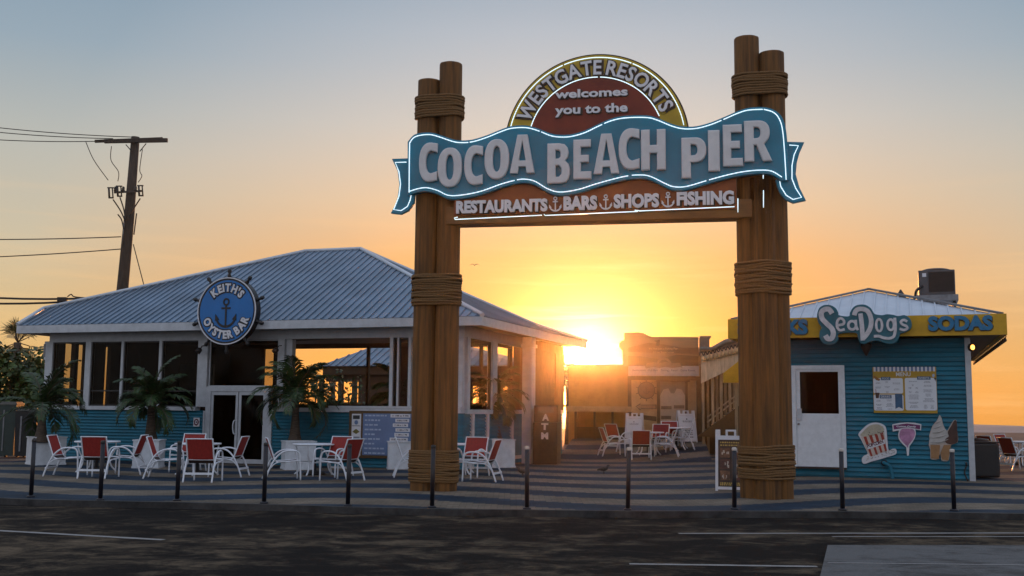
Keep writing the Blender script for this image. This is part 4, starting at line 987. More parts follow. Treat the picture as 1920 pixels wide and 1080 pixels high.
ms.shape(rrect(U(.005), U(.475), V_(.575), V_(.24), .04), -.0505, .003); ms.shape(rrect(U(.005), U(.475), V_(.95), V_(.60), .04), -.0505, .003); ms.shape(rrect(U(.505), U(.995), V_(.94), V_(.235), .045), -.0505, .003)
pn = ms.build('price_panels', mat('menu_white', (.62, .64, .68), .5, var=.02), mo)
ms = MB(); ms.text('MENU', U(.37), U(.60), V_(.20), V_(.115), -.0505, .006, .02); ms.build('title', MATS['sign_white'], mo)
ms = MB()
for u0, u1, v0, v1 in ((.13, .28, .285, .215), (.70, .91, .275, .205), (.10, .29, .685, .61)): ms.box(U(u0), U(u1), -.0575, -.0538, V_(v0), V_(v1))
ms.shape([(U(.345), V_(.585)), (U(.46), V_(.585)), (U(.46), V_(.91)), (U(.4), V_(.87)), (U(.345), V_(.91))], -.0538, .0037)
ms.build('heading_flags', mat('menu_navy', (.04, .10, .19), .5), mo)
ms = MB()
for wd, u0, u1, v0, v1 in (('FOOD', .15, .26, .272, .228), ('SWEETS', .72, .89, .262, .218), ('DRINKS', .12, .27, .672, .623)): ms.text(wd, U(u0), U(u1), V_(v0), V_(v1), -.0578, .002, .01)
ms.build('headings', MATS['sign_white'], mo)
ms = MB(); rr = random.Random(4)
def para(u0, u1, v0, v1, dv=.022):
    v = v0
    while v < v1:
        cu_ = (u0 + u1) / 2; hw = (u1 - u0) / 2 * rr.uniform(.55, 1); x = cu_ - hw
        while x < cu_ + hw: w_ = rr.uniform(.008, .026); ms.box(U(x), U(min(x + w_, cu_ + hw)), -.055, -.0536, V_(v + .011), V_(v)); x += w_ + .006
        v += dv
for q in ((.03, .13, .33, .37), (.19, .25, .31, .35), (.31, .44, .34, .38), (.02, .14, .43, .47), (.18, .27, .42, .46), (.31, .44, .47, .5), (.2, .25, .53, .56), (.03, .14, .72, .76), (.03, .14, .81, .85), (.04, .14, .88, .93), (.19, .31, .71, .75), (.19, .32, .79, .87), (.2, .32, .91, .93), (.55, .72, .31, .33), (.78, .93, .31, .34), (.61, .65, .38, .41), (.56, .61, .44, .48), (.66, .72, .44, .48), (.56, .61, .53, .56), (.66, .72, .53, .56), (.79, .93, .39, .42), (.77, .95, .49, .54), (.55, .73, .6, .7), (.8, .93, .58, .64), (.78, .96, .68, .76), (.55, .72, .76, .79), (.57, .71, .83, .89), (.79, .85, .82, .89), (.89, .95, .82, .89)): para(*q)
ms.build('menu_lines', MATS['ink_soft'], pn)
ms = MB(); ms.shape([(U(.005), V_(.2)), (U(.03), V_(.19)), (U(.12), V_(.27)), (U(.10), V_(.30)), (U(.05), V_(.28))], -.0538, .006, 0); ms.shape([(U(.03), V_(.56)), (U(.10), V_(.56)), (U(.085), V_(.68)), (U(.04), V_(.68))], -.0538, .007, 1); ms.shape(ribbon([(U(.045), V_(.56)), (U(.04), V_(.48))], .012), -.054, .006, 2); ms.shape([(U(.96), V_(.24)), (U(.995), V_(.23)), (U(.985), V_(.31))], -.0538, .006, 1); ms.shape(ell(U(.955), V_(.185), .03, .04, 14), -.0509, .006, 3)
ms.build('food_pictures', [mat('hot_dog', (.28, .12, .03), .5), mat('cola', (.05, .02, .015), .4), mat('straw_red', (.35, .05, .05), .5), MATS['board_line']], mo)
# flat cut-outs on the wall
PQ = lambda X, Y, d=-.03: kp(1600 + X / 8.727, 770 + Y / 8.727, d)
def cut(name, label, cat, pts):
    P = [PQ(*p) for p in pts]; return thing(name, label, cat, K, (sum(p[0] for p in P) / len(P), -.03, min(p[1] for p in P)))
pc = [(82, 385), (150, 300), (240, 225), (330, 196), (420, 200), (500, 235), (540, 300), (556, 480), (578, 640), (640, 625), (690, 625), (708, 660), (690, 715), (560, 755), (420, 800), (300, 830), (190, 870), (150, 850), (138, 790), (170, 740), (235, 700), (190, 600), (120, 460)]
pop = cut('popcorn_sign', 'flat popcorn tub cut out with red stripes on the kiosk wall', 'sign', pc)
mb = MB(); mb.shape(smooth_line([PQ(*p) for p in pc], 3, True), -.024, .02); pb = mb.build('backing', MATS['sign_white'], pop)
mb = MB(); mb.shape([PQ(*p) for p in [(120, 420), (330, 425), (505, 330), (545, 640), (560, 665), (430, 700), (300, 755), (262, 735), (180, 560)]], -.0445, .003); mb.build('tub', mat('tub_cream', (.52, .44, .38), .5), pb)
mb = MB()
for t0, b0 in (((165, 428), (285, 748)), ((255, 405), (370, 722)), ((345, 385), (445, 690)), ((435, 360), (520, 665))):
    mb.shape([PQ(*t0), PQ(t0[0] + 48, t0[1] - 8), PQ(b0[0] + 32, b0[1] - 10), PQ(*b0)], -.048, .003)
mb.build('stripes', mat('stripe_red', (.28, .03, .015), .5), pb)
mb = MB(); mb.shape([PQ(*p) for p in [(205, 560), (510, 470), (520, 540), (235, 635)]], -.0515, .003); nb = mb.build('name_band', MATS['sign_white'], pb)
mb = MB(); o0, o1 = PQ(232, 612), PQ(495, 530); hh = .1; dx, dz = o1[0] - o0[0], o1[1] - o0[1]; ln = math.hypot(dx, dz); V = 'POPCORN'
for i, ch in enumerate(V):
    t_ = (i + .5) / 7
    def Mx(x, z, t_=t_): 
        u_, v_ = x * .062, z * .075 + .008; return (o0[0] + dx * t_ + u_ * dx / ln - v_ * dz / ln, o0[1] + dz * t_ + u_ * dz / ln + v_ * dx / ln)
    mb.glyph(ch, Mx, -.0548, .003, .04)
mb.build('lettering', mat('ink_maroon', (.10, .02, .03), .5), pb)
mb = MB(); rr = random.Random(2)
heap = [PQ(*p) for p in [(112, 405), (170, 330), (250, 255), (330, 225), (410, 225), (480, 262), (508, 322), (420, 385), (330, 415), (220, 425)]]
mb.shape(smooth_line(heap, 3, True), -.0445, .004, 0)
for i in range(46):
    X, Y = rr.uniform(140, 490), rr.uniform(245, 400)
    if Y < 400 - (X - 110) * .45 and X < 280: continue
    c_ = PQ(X, Y); mb.shape(ell(c_[0], c_[1], rr.uniform(.008, .02), rr.uniform(.006, .014), 7), -.0487 - .0002 * i, .003, rr.choice([0, 1, 2]))
for i in range(34):
    X = rr.uniform(180, 680); Y = 815 - (X - 180) * .29 + rr.uniform(-50, 25); c_ = PQ(X, Y); mb.shape(ell(c_[0], c_[1], rr.uniform(.01, .022), rr.uniform(.007, .014), 7), -.0447 - .0002 * i, .003, rr.choice([0, 1, 1]))
mb.build('popcorn', [mat('pop_pale', (.42, .38, .29), .6), mat('pop_grey', (.33, .31, .29), .6), mat('pop_dark', (.10, .08, .05), .6)], pb)
cc = [(638, 225), (760, 200), (880, 192), (1000, 198), (1112, 222), (1108, 322), (1015, 305), (1024, 380), (1005, 450), (960, 525), (918, 580), (908, 735), (878, 735), (866, 600), (800, 540), (745, 470), (732, 395), (748, 322), (645, 340)]
cot = cut('cotton_candy_sign', 'flat pink cotton candy cut out with a purple banner on the kiosk wall', 'sign', cc)
mb = MB(); mb.shape([PQ(*p) for p in cc], -.024, .02); cb = mb.build('backing', MATS['sign_white'], cot)
mb = MB(); mb.shape([PQ(*p) for p in [(655, 240), (880, 208), (1095, 238), (1092, 305), (880, 275), (662, 308)]], -.0445, .003); cn = mb.build('banner', mat('candy_purple', (.13, .02, .10), .5), cb)
mb = MB(); a, b = PQ(705, 272), PQ(1025, 226); mb.text('Cotton Candy', a[0], b[0], a[1] - .01, b[1] - .03, -.0478, .003, .05); mb.build('lettering', MATS['sign_white'], cn)
mb = MB(); mb.shape(smooth_line([PQ(*p) for p in [(780, 310), (880, 290), (985, 308), (1008, 385), (975, 470), (905, 560), (895, 600), (880, 600), (872, 575), (800, 505), (752, 420)]], 4, True), -.0445, .003); mb.build('floss', mat('floss_pink', (.42, .20, .34), .6, var=.25, scale=5), cb)
ic = [(1412, 68), (1450, 140), (1475, 240), (1530, 330), (1580, 250), (1640, 160), (1690, 165), (1700, 330), (1712, 420), (1705, 520), (1600, 560), (1590, 640), (1560, 810), (1500, 825), (1440, 810), (1420, 700), (1385, 790), (1320, 800), (1262, 780), (1258, 640), (1232, 560), (1250, 480), (1240, 420), (1262, 340), (1300, 240), (1375, 150)]
ice = cut('ice_cream_sign', 'flat cut out of two ice cream cones on the kiosk wall', 'sign', ic)
mb = MB(); mb.shape(smooth_line([PQ(*p) for p in ic], 2, True), -.024, .02, 0); ib = mb.build('backing', mat('ice_back', (.42, .36, .32), .5), ice)
mb = MB(); mb.shape(smooth_line([PQ(*p) for p in [(1412, 75), (1445, 150), (1470, 250), (1535, 345), (1560, 420), (1530, 470), (1480, 520), (1380, 545), (1260, 545), (1238, 500), (1262, 440), (1245, 410), (1275, 340), (1310, 240), (1380, 150)]], 3, True), -.0445, .006)
for i in range(5):
    mb.tube([(PQ(1262 + 18 * i, 510 - 75 * i)[0], -.05, PQ(0, 500 - 75 * i)[1]), (PQ(1390, 0)[0], -.062, PQ(0, 470 - 82 * i + 20)[1]), (PQ(1545 - 32 * i, 0)[0], -.05, PQ(0, 440 - 75 * i)[1])], [.006, .02, .006], 6)
mb.build('vanilla_swirl', mat('vanilla', (.42, .40, .38), .5, var=.1), ib)
mb = MB(); mb.shape(smooth_line([PQ(*p) for p in [(1655, 158), (1690, 180), (1700, 330), (1708, 420), (1700, 515), (1610, 550), (1520, 530), (1500, 470), (1560, 420), (1545, 350), (1600, 250)]], 3, True), -.0515, .005); mb.build('chocolate_swirl', mat('chocolate', (.06, .025, .018), .45, var=.3, scale=6), ib)
mb = MB(); mb.shape([PQ(*p) for p in [(1262, 560), (1420, 560), (1400, 790), (1275, 780)]], -.0525, .004); mb.shape([PQ(*p) for p in [(1480, 560), (1595, 560), (1555, 812), (1450, 800), (1425, 690)]], -.057, .005); mb.build('cones', mat('cone_tan', (.30, .16, .07), .6, var=.12, scale=8), ib)
# drain pipe stub at the wall foot
t = thing('drain_pipe', 'short bent drain pipe at the foot of the kiosk wall', 'pipe', K, (kp(1665, 897)[0], -.1, 0))
a, b, c_ = kp(1658, 868, -.1), kp(1668, 874, -.1), kp(1674, 897, -.1); mb = MB(); mb.tube(smooth_line([(a[0], -.02, a[1]), (a[0], -.14, a[1]), (b[0], -.16, b[1]), (c_[0] - .03, -.16, c_[1] + .18), (c_[0], -.18, 0.0)], 5), .045, 10); mb.build('pipe', MATS['teal_siding'], t)
mb = MB(); mb.lathe((a[0], -.024, a[1]), [(.075, 0), (.075, .03), (.05, .05)], 14, axis=(0, -1, 0)); mb.build('collar', MATS['black_paint'], t)
# air conditioner on its platform, cone vent
acy = 3.0
q0, q1 = kp(1723, 553, acy), kp(1790, 503, acy); pz = kp(1757, 553, acy)[1]
plat = thing('roof_platform', 'grey steel platform on posts above the kiosk roof', 'platform', K, ((q0[0] + q1[0]) / 2, acy, pz - 1.2))
p0, p1 = kp(1718, 560, acy)[0], kp(1797, 560, acy)[0]; mb = MB(); mb.box(p0, p1, acy - .1, acy + 1.2, pz - .17, pz - .002, 0, .01); mb.build('deck', MATS['grey_metal'], plat)
for x in (p0 + .5, p1 - .1):
    for y_ in (acy + .05, acy + 1.0): mb = MB(); mb.box(x - .04, x + .04, y_ - .04, y_ + .04, pz - 1.2, pz - .172); mb.build('post', MATS['dark_metal'], plat)
acu = thing('air_conditioner', 'dark boxy air conditioner unit on the platform above the kiosk', 'air conditioner', K, ((q0[0] + q1[0]) / 2, acy, pz))
mb = MB(); x0, x1, zt = q0[0], q1[0], kp(1757, 506, acy)[1]
mb.box(x0, x1, acy, acy + .85, pz, zt, 0, .02); ab = mb.build('casing', mat('ac_case', (.085, .08, .085), .5, metal=.2), acu)
mb = MB(); xg = x0 + (x1 - x0) * .28
for i in range(22): 
    z_ = pz + .09 + (zt - pz - .16) * i / 21; mb.box(xg, x1 - .03, acy - .022, acy - .002, z_, z_ + .015)
mb.build('louvres', MATS['edge_dark'], ab)
mb = MB(); mb.lathe(((x0 + x1) / 2, acy + .42, zt), [(.42, 0), (.40, .03), (.28, .07), (.1, .085)], 24); mb.build('fan_guard', MATS['dark_metal'], acu)
mb = MB(); mb.box(x0 + .1, x0 + .2, acy - .008, acy - .001, zt - .18, zt - .08); mb.build('rating_plate', MATS['sign_white'], acu)
mb = MB(); mb.tube(smooth_line([(x0 + .1, acy - .04, pz + .25), (x0 - .06, acy - .1, pz + .12), (x0 - .12, acy - .05, pz - .1), (x0 - .3, acy - .1, pz - .28)], 5), .035, 8); mb.build('hose', MATS['wire'], acu)
q = kp(1689, 556, 2.6); t = thing('roof_vent', 'small dark pointed vent on the kiosk roof slope', 'vent', K, (q[0], 2.6, q[1])); mb = MB(); mb.lathe((q[0], 2.6, q[1] - .12), [(.15, 0), (.13, .12), (.015, .31)], 12); mb.build('cowl', MATS['dark_metal'], t)
# ------------------------------------------------------------------ bollards along the plaza edge
bol = thing('bollard', 'leftmost thin dark bollard on the plaza edge', 'bollard', None, gnd(58, 932), 'dark bollards along the plaza edge')
mb = MB(); mb.tube([(0, 0, 0), (0, 0, .99)], .037, 14); mb.build('post', MATS['post_black'], bol)
mb = MB(); mb.lathe((0, 0, .955), [(.038, 0), (.040, .004), (.040, .035), (.033, .05), (.001, .055)], 14); mb.build('cap', MATS['dark_metal'], bol)
mb = MB(); mb.lathe((0, 0, 0), [(.07, 0), (.07, .02), (.048, .035)], 14); mb.build('base_ring', MATS['post_black'], bol)
BOL = [(188, 938, 'thin dark bollard in front of the leftmost rear facing red chair'), (332, 939, 'thin dark bollard left of the second rear facing red chair'), (495, 944, 'thin dark bollard just right of the bar doors, before the third planter'),
       (652, 949, 'thin dark bollard in front of the paired red chairs by the hours board'), (810, 952, 'thin dark bollard before the left log column of the arch'), (988, 955, 'pale capped bollard right of the left column, beside a half hidden pigeon'),
       (1177, 957, 'slightly leaning pale capped bollard in the middle of the arch opening'), (1377, 955, 'pale capped bollard in front of the food sandwich board'), (1580, 957, 'pale capped bollard before the kiosk door'), (1789, 958, 'pale capped bollard in front of the ice cream cut out')]
for x, y, lab in BOL:
    g_ = dup(bol, gnd(x, y), 0, lab)
    g_.rotation_euler = (0, (R(-1.6) if x == 1177 else R(1.5) if x == 1377 else R(rnd.uniform(-.4, .4))), rnd.uniform(0, 6))
    if x > 900:
        for c in g_.children:
            if c.name.startswith('cap'): c.material_slots[0].link = 'OBJECT'; c.material_slots[0].material = MATS['post_cap']
bol['label'] = 'leftmost thin dark bollard before the white planter'
for x, y, h_, lab in ((180, 857, .95, 'short dark post behind the leftmost table by the teal wall'), (369, 862, .95, 'short dark post behind the second table beside the bar doors'), (585, 868, 1.0, 'short dark post beside the blue sandwich board')):
    o = thing('short_post', lab, 'post', None, gnd(x, y), 'short dark posts by the bar wall'); mb = MB(); mb.tube([(0, 0, 0), (0, 0, h_)], .06, 10); mb.lathe((0, 0, h_), [(.06, 0), (.045, .03), (.001, .04)], 10); mb.build('post', MATS['post_black'], o)
# ------------------------------------------------------------------ chairs and tables
def chair_parts(root):
    w = .27
    for s in (-1, 1):
        mb = MB(); y = s * (w + .035)
        arm = smooth_line([(.02, y, 0), (.09, y, .2), (.2, y, .43), (.32, y, .57), (.45, y, .635), (.6, y, .645), (.70, y, .625), (.755, y, .56), (.775, y, .40), (.79, y, 0)], 5)
        mb.tube(arm, .019, 8); mb.build('arm_frame', MATS['chair_white'], root)
        mb = MB(); y2 = s * (w + .012)
        mb.tube(smooth_line([(.05, y2, .92), (.13, y2, .70), (.2, y2, .50), (.245, y2, .42), (.33, y2, .395), (.55, y2, .41), (.77, y, .425)], 5), .016, 8); mb.build('side_rail', MATS['chair_white'], root)
        mb = MB(); mb.tube(smooth_line([(.115, y, .25), (.22, y, .36), (.36, y, .405), (.55, y, .40)], 5), .014, 6); mb.build('brace', MATS['chair_white'], root)
    mb = MB(); mb.box(.05, .08, -w - .03, w + .03, .165, .21); mb.box(.745, .77, -w - .03, w + .03, .40, .425); mb.tube([(.052, -w - .01, .915), (.052, w + .01, .915)], .014, 6); mb.tube([(.215, -w - .01, .47), (.215, w + .01, .47)], .011, 6)
    mb.build('cross_bars', MATS['chair_white'], root)
    mb = MB(); n = 8
    P = smooth_line([(.056, .905), (.13, .70), (.195, .52), (.218, .475)], 4)
    for (a, b) in zip(P[:-1], P[1:]):
        for i in range(n):
            def q(p, k): t = -1 + 2 * k / n; return (p[0] - .016 * (1 - t * t), w * t, p[1])
            f = mb.poly([q(a, i), q(a, i + 1), q(b, i + 1), q(b, i)])
            def q2(p, k): t = -1 + 2 * k / n; return (p[0] - .016 * (1 - t * t) + .006, w * t, p[1] + .001)
            mb.poly([q2(a, i), q2(b, i), q2(b, i + 1), q2(a, i + 1)])
    mb.build('back_sling', MATS['sling_red'], root)
    mb = MB(); P = smooth_line([(.225, .455), (.27, .41), (.34, .392), (.5, .395), (.74, .425)], 4)
    for (a, b) in zip(P[:-1], P[1:]):
        for dz in (0, .006): mb.poly([(a[0], -w, a[1] + dz), (a[0], w, a[1] + dz), (b[0], w, b[1] + dz), (b[0], -w, b[1] + dz)])
    mb.build('seat_sling', MATS['sling_dark'], root)
G1 = 'red sling chairs around the white tables'
# ground px (of the chair's middle), heading in degrees (0 = faces right, 90 = faces away), label
CH = [(122, 892, 2, 'white framed chair side on at far left, beside the first planter'), (184, 896, 88, 'red backed chair seen from behind at the leftmost table'), (240, 889, 183, 'red chair facing left, between leftmost table and second planter'),
      (306, 896, 8, 'white framed chair facing right towards the second table, before the second planter'), (352, 884, 262, 'red backed chair behind the second table, partly hidden by a bollard'), (380, 903, 89, 'red backed chair seen from behind at the second table'), (430, 893, 176, 'red chair facing left in front of the bar doors'),
      (527, 899, 18, 'red chair facing right in front of the third planter'), (625, 893, 245, 'red chair behind the third table before the hours board'), (642, 901, 150, 'red chair turned left at the third table, behind a bollard'),
      (768, 894, 8, 'white framed chair half hidden by the left log column'), (884, 893, 250, 'red chair behind the table just right of the left log column'), (906, 902, 165, 'white framed chair facing left, right of the left log column'),
      (1146, 855, 10, 'chair facing right at the far tables, leftmost of that group'), (1158, 846, 40, 'red chair behind the leftmost chair of the far group'), (1201, 861, 88, 'red backed chair seen squarely from behind at the far tables'), (1251, 856, 168, 'chair facing left at the far tables with its white rear legs catching light'), (1236, 847, 250, 'red chair on the far side of the far group of tables'), (1281, 843, 172, 'chair facing left beside the white notice sandwich board'), (1258, 840, 270, 'rearmost chair of the far group, only its small red back showing'),
      (1862, 874, 20, 'red chair behind the black bin by the kiosk corner'), (1905, 882, 15, 'white framed chair at the right edge beside the black bin'), (1893, 868, 300, 'dark red chair rearmost at the right edge')]
ch0 = None
for (x, y, hd, lab) in CH:
    p = sgnd(x, y); a = R(hd)
    if ch0 is None:
        ch0 = thing('patio_chair', lab, 'chair', None, (0, 0, 0), G1); chair_parts(ch0); o = ch0
    else: o = dup(ch0, p, a, lab)
    o.rotation_euler = (0, 0, a)
    o.location = p - Vector((math.cos(a), math.sin(a), 0)) * .40
TB = [(180, 884, 'white round table at far left between two white framed chairs'), (369, 890, 'white round table before the bar doors'), (589, 890, 'white round table with curved legs before the third planter'), (858, 888, 'white round table half hidden behind the left log column'), (1215, 852, 'white round table in the far sunlit group'), (1268, 842, 'white round table rearmost in the far group'), (1915, 872, 'white round table at the right edge past the black bin')]
tb0 = None
for x, y, lab in TB:
    p = sgnd(x, y)
    if tb0 is None:
        tb0 = thing('patio_table', lab, 'table', None, p, 'round white patio tables'); 
        mb = MB(); mb.lathe((0, 0, .70), [(.50, 0), (.535, .01), (.54, .025), (.53, .04), (.04, .042), (.03, .03)], 36); mb.build('table_top', MATS['chair_white'], tb0)
        for k in range(4):
            c, s_ = math.cos(R(45 + 90 * k)), math.sin(R(45 + 90 * k)); mb = MB()
            mb.tube(smooth_line([(c * .48, s_ * .48, .70), (c * .44, s_ * .44, .5), (c * .34, s_ * .34, .3), (c * .38, s_ * .38, .12), (c * .50, s_ * .50, 0)], 5), .02, 8); mb.build('leg', MATS['chair_white'], tb0)
        mb = MB(); mb.tube([(math.cos(R(i * 15)) * .34, math.sin(R(i * 15)) * .34, .3) for i in range(24)], .014, 6, closed=True); mb.build('leg_ring', MATS['chair_white'], tb0)
        mb = MB(); mb.lathe((0, 0, 0), [(.26, 0), (.27, .05), (.2, .09), (.05, .11), (.035, .35)], 20); mb.build('umbrella_base', MATS['dark_metal'], tb0)
    else: dup(tb0, p, rnd.uniform(0, 1.5), lab)
# ------------------------------------------------------------------ planters and palms
def frond(mb, base, az, e0, L, droop, rr, ll=.42, n=30, w=.058):
    """an arching leaf stalk with two rows of narrow leaflets"""
    P = []; p = Vector(base); ds = L / n; bend = rr.uniform(-.25, .25)
    for i in range(n + 1):
        s = i / n; e = e0 - droop * s ** 1.25; a = az + bend * s
        P.append((p.copy(), Vector((math.cos(e) * math.cos(a), math.cos(e) * math.sin(a), math.sin(e)))))
        p = p + P[-1][1] * ds
    mb.tube([q for q, _ in P], [.018 * (1 - .85 * i / n) + .003 for i in range(n + 1)], 5, mi=1)
    for i in range(3, n + 1):
        q, t = P[i]; s = i / n; side = t.cross(Vector((0, 0, 1)))
        if side.length < .05: side = Vector((math.sin(az), -math.cos(az), 0))
        side.normalize(); up = side.cross(t)
        l = ll * (math.sin(math.pi * (.12 + .82 * s)) ** .7) * rr.uniform(.85, 1.1)
        for sg in (-1, 1):
            if rr.random() < .05: continue
            d = (side * sg * .82 + t * (.55 + .5 * s) + up * rr.uniform(.05, .28)).normalized()
            m_ = q + d * l * .55; tip = m_ + (d + Vector((0, 0, -.45 - rr.uniform(0, .5)))).normalized() * l * .5
            wv = t * w * .5
            vs = [mb.bm.verts.new(v) for v in (q - wv * .6, q + wv * .6, m_ + wv, m_ - wv, tip)]
            mb._face([vs[0], vs[1], vs[2], vs[3]], 0); mb._face([vs[3], vs[2], vs[4]], 0)
def palm(px, py, z0, h, lean, L, nf, seed, label, w0=.17, ll=.40, azs=None):
    b = gnd(px, py); b.z = z0; rr = random.Random(seed)
    o = thing('palm_tree', label, 'palm', None, b, 'young palms in white planters')
    top = Vector((lean, 0, h)); mb = MB()
    P = [(0, 0, -.02), (lean * .1, 0, h * .12), (lean * .35, 0, h * .4), (lean * .7, 0, h * .75), (lean, 0, h)]
    mb.tube(smooth_line(P, 4), [w0 * f for f in (1.0, 1.08, 1.1, 1.05, .98, .9, .82, .76, .70, .66, .62, .58, .54, .52, .5, .5, .5)], 14)
    for k in range(9):
        z_ = h * (.08 + .1 * k); 
    mb.build('trunk', MATS['palm_trunk'], o)
    mb = MB(); mb.tube([top + Vector((0, 0, -.05)), top + Vector((0, 0, .22)), top + Vector((0, 0, .38))], [w0 * .55, w0 * .42, w0 * .15], 10, mi=1)
    for k in range(nf):
        az = (azs[k % len(azs)] if azs and rr.random() < .55 else 2 * math.pi * (k * .382) + rr.uniform(-.3, .3)); lv = k / nf
        frond(mb, top + Vector((0, 0, .1 + .2 * (1 - lv))), az, R(82 - 72 * lv + rr.uniform(-8, 8)), L * rr.uniform(.8, 1.1), R(70 + 75 * lv) * rr.uniform(.85, 1.15), rr, ll)
    mb.build('crown', [MATS['palm_leaf'], MATS['palm_trunk']], o)
def planter(px, py, w, h, rot, label):
    b = gnd(px, py); a = R(rot)
    o = thing('planter_box', label, 'planter', None, b + Vector((-math.sin(a), math.cos(a), 0)) * 0 + Vector((0, w * .5, 0)), 'white square planters', a)
    mb = MB(); r_ = w / 2
    mb.box(-r_, r_, -r_, -r_ + .04, 0.02, h); mb.box(-r_, r_, r_ - .04, r_, .02, h); mb.box(-r_, -r_ + .04, -r_ + .041, r_ - .041, .02, h); mb.box(r_ - .04, r_, -r_ + .041, r_ - .041, .02, h)
    mb.build('box', MATS['planter_white'], o)
    mb = MB()
    for q in ((-r_ - .02, r_ + .02, -r_ - .02, -r_ + .06), (-r_ - .02, r_ + .02, r_ - .06, r_ + .02), (-r_ - .02, -r_ + .06, -r_ + .062, r_ - .062), (r_ - .06, r_ + .02, -r_ + .062, r_ - .062)): mb.box(q[0], q[1], q[2], q[3], h + .001, h + .03)
    mb.box(-r_ - .015, r_ + .015, -r_ - .015, r_ + .015, 0, .045); mb.build('rim', MATS['planter_white'], o)
    mb = MB(); mb.box(-r_ + .042, r_ - .042, -r_ + .042, r_ - .042, h - .12, h - .06); mb.build('soil', MATS['soil'], o)
    return b + Vector((0, w * .5, 0))
PL = [(73, 872, .80, .72, 40, 'white planter at far left with a drooping palm'), (270, 878, .66, .70, 4, 'white planter behind the gap between the first two tables'), (553, 881, .78, .70, 20, 'white planter behind the third table'), (748, 880, .7, .7, 10, 'white planter hidden behind the left log column'), (932, 877, .72, .74, 30, 'white planter right of the left log column')]
for x, y, w, h, rt, lab in PL: planter(x, y, w, h, rt, lab)
palm(74, 872, .62, .62, .0, 1.55, 16, 11, 'drooping dark palm in the far left planter', .2, .42, [R(-10), R(5), R(-25), R(200), R(60)])
palm(280, 873, .62, .82, -.02, 1.35, 20, 23, 'dark feathery palm in the second planter before the bar windows', .19, .42)
palm(551, 876, .62, 1.0, .0, 1.45, 22, 31, 'dark feathery palm in the planter right of the bar doors', .18, .45)
palm(752, 872, .62, 1.0, .0, 1.25, 17, 47, 'palm mostly hidden behind the left log column', .18, .42, [R(180), R(200), R(160), R(215)])
palm(929, 872, .66, .95, -.05, 1.25, 19, 53, 'sun tinted palm in the planter right of the left log column', .2, .42)
# ------------------------------------------------------------------ far left: fan palm, sea grape bush, bins
def fan_palm(px, py, depth, rad, seed, label, nleaf=17):
    c = at(px, py, depth); rr = random.Random(seed); o = thing('fan_palm', label, 'palm', None, (c.x, c.y, ZR), 'fan palms beyond the buildings')
    z = c.z - ZR; mb = MB(); mb.tube([(0, 0, 0), (.05, 0, z * .5), (0, 0, z)], [.2, .17, .15], 10); mb.build('trunk', MATS['palm_trunk'], o)
    mb = MB(); C_ = Vector((0, 0, z))
    for k in range(nleaf):
        az = k * 2.4 + rr.uniform(-.3, .3); e = R(rr.uniform(-55, 80)); d = Vector((math.cos(e) * math.cos(az), math.cos(e) * math.sin(az), math.sin(e)))
        s0 = C_ + d * rad * .42; mb.tube([C_, s0], .02, 4, mi=1)
        sd = d.cross(Vector((0, 0, 1))).normalized(); up = sd.cross(d)
        for j in range(15):
            a = R(-75 + 150 * j / 14); dd = (d * math.cos(a) + sd * math.sin(a) + up * .12 * math.cos(a)).normalized(); l = rad * .6 * (.65 + .35 * math.cos(a))
            tip = s0 + dd * l * 1.15 + Vector((0, 0, -.16 * rad * rr.uniform(.5, 1.5))); wv = (sd * math.cos(a) - d * math.sin(a)) * rad * .022; m_ = s0 + dd * l * .6
            vs = [mb.bm.verts.new(v) for v in (s0, m_ + wv, tip, m_ - wv)]; mb._face(vs, 0)
    mb.build('crown', [MATS['palm_leaf'], MATS['palm_trunk']], o)
fan_palm(33, 642, 46, 1.2, 5, 'dark fan palm against the sky at the far left')
def bush(px, py, dp, rx, ry, rz, n, seed, label, leaf=.16, m='bush_leaf', z0=None):
    c = at(px, py, dp); rr = random.Random(seed); o = thing('leafy_bush', label, 'bush', None, (c.x, c.y, ZR))
    mb = MB(); zc_ = c.z - ZR
    cl = [(Vector((rr.uniform(-.75, .75) * rx, rr.uniform(-.7, .7) * ry, zc_ + rr.uniform(-1, .85) * rz)), rr.uniform(.3, .55)) for _ in range(26)]
    for i in range(n):
        k, r_ = rr.choice(cl); v = Vector((rr.gauss(0, 1), rr.gauss(0, 1), rr.gauss(0, 1))).normalized(); q = k + Vector((v.x * rx, v.y * ry, v.z * rz)) * r_ * rr.uniform(.6, 1.05)
        if q.z < .05: continue
        nn = (v + Vector((rr.uniform(-.6, .6), rr.uniform(-.6, .6), rr.uniform(-.2, .9)))).normalized(); a = nn.orthogonal().normalized(); b = nn.cross(a); s = leaf * rr.uniform(.55, 1.1)
        vs = [mb.bm.verts.new(q + a * math.cos(t) * s * .5 + b * math.sin(t) * s * .42) for t in (0, 1.05, 2.1, 3.14, 4.2, 5.24)]; mb._face(vs, 0)
    mb.build('foliage', MATS[m], o)
    mb = MB()
    for k, r_ in cl[:9]: mb.tube([(k.x * .2, k.y * .2, 0), (k.x * .6, k.y * .6, k.z * .6), tuple(k)], [.05, .035, .015], 5)
    mb.build('stems', MATS['palm_trunk'], o)
bush(18, 722, 37, 1.45, 1.2, 1.35, 3400, 3, 'dense green sea grape bush at the left edge beside the bar', .19)
bush(72, 745, 36.2, .75, .6, 1.0, 900, 9, 'dark lower bush against the left end of the bar', .17)
bush(40, 806, 38, 2.0, .7, 1.05, 3000, 21, 'low dark hedge behind the waste bins at the left edge', .30, 'palm_leaf')
bush(640, 742, 47, 1.1, .6, .75, 520, 13, 'leafy shrub silhouetted in the pavilion opening', .16, 'palm_leaf')
bush(607, 735, 46, .8, .6, .8, 420, 14, 'shrub left of the pavilion opening seen through the bar', .16, 'palm_leaf')
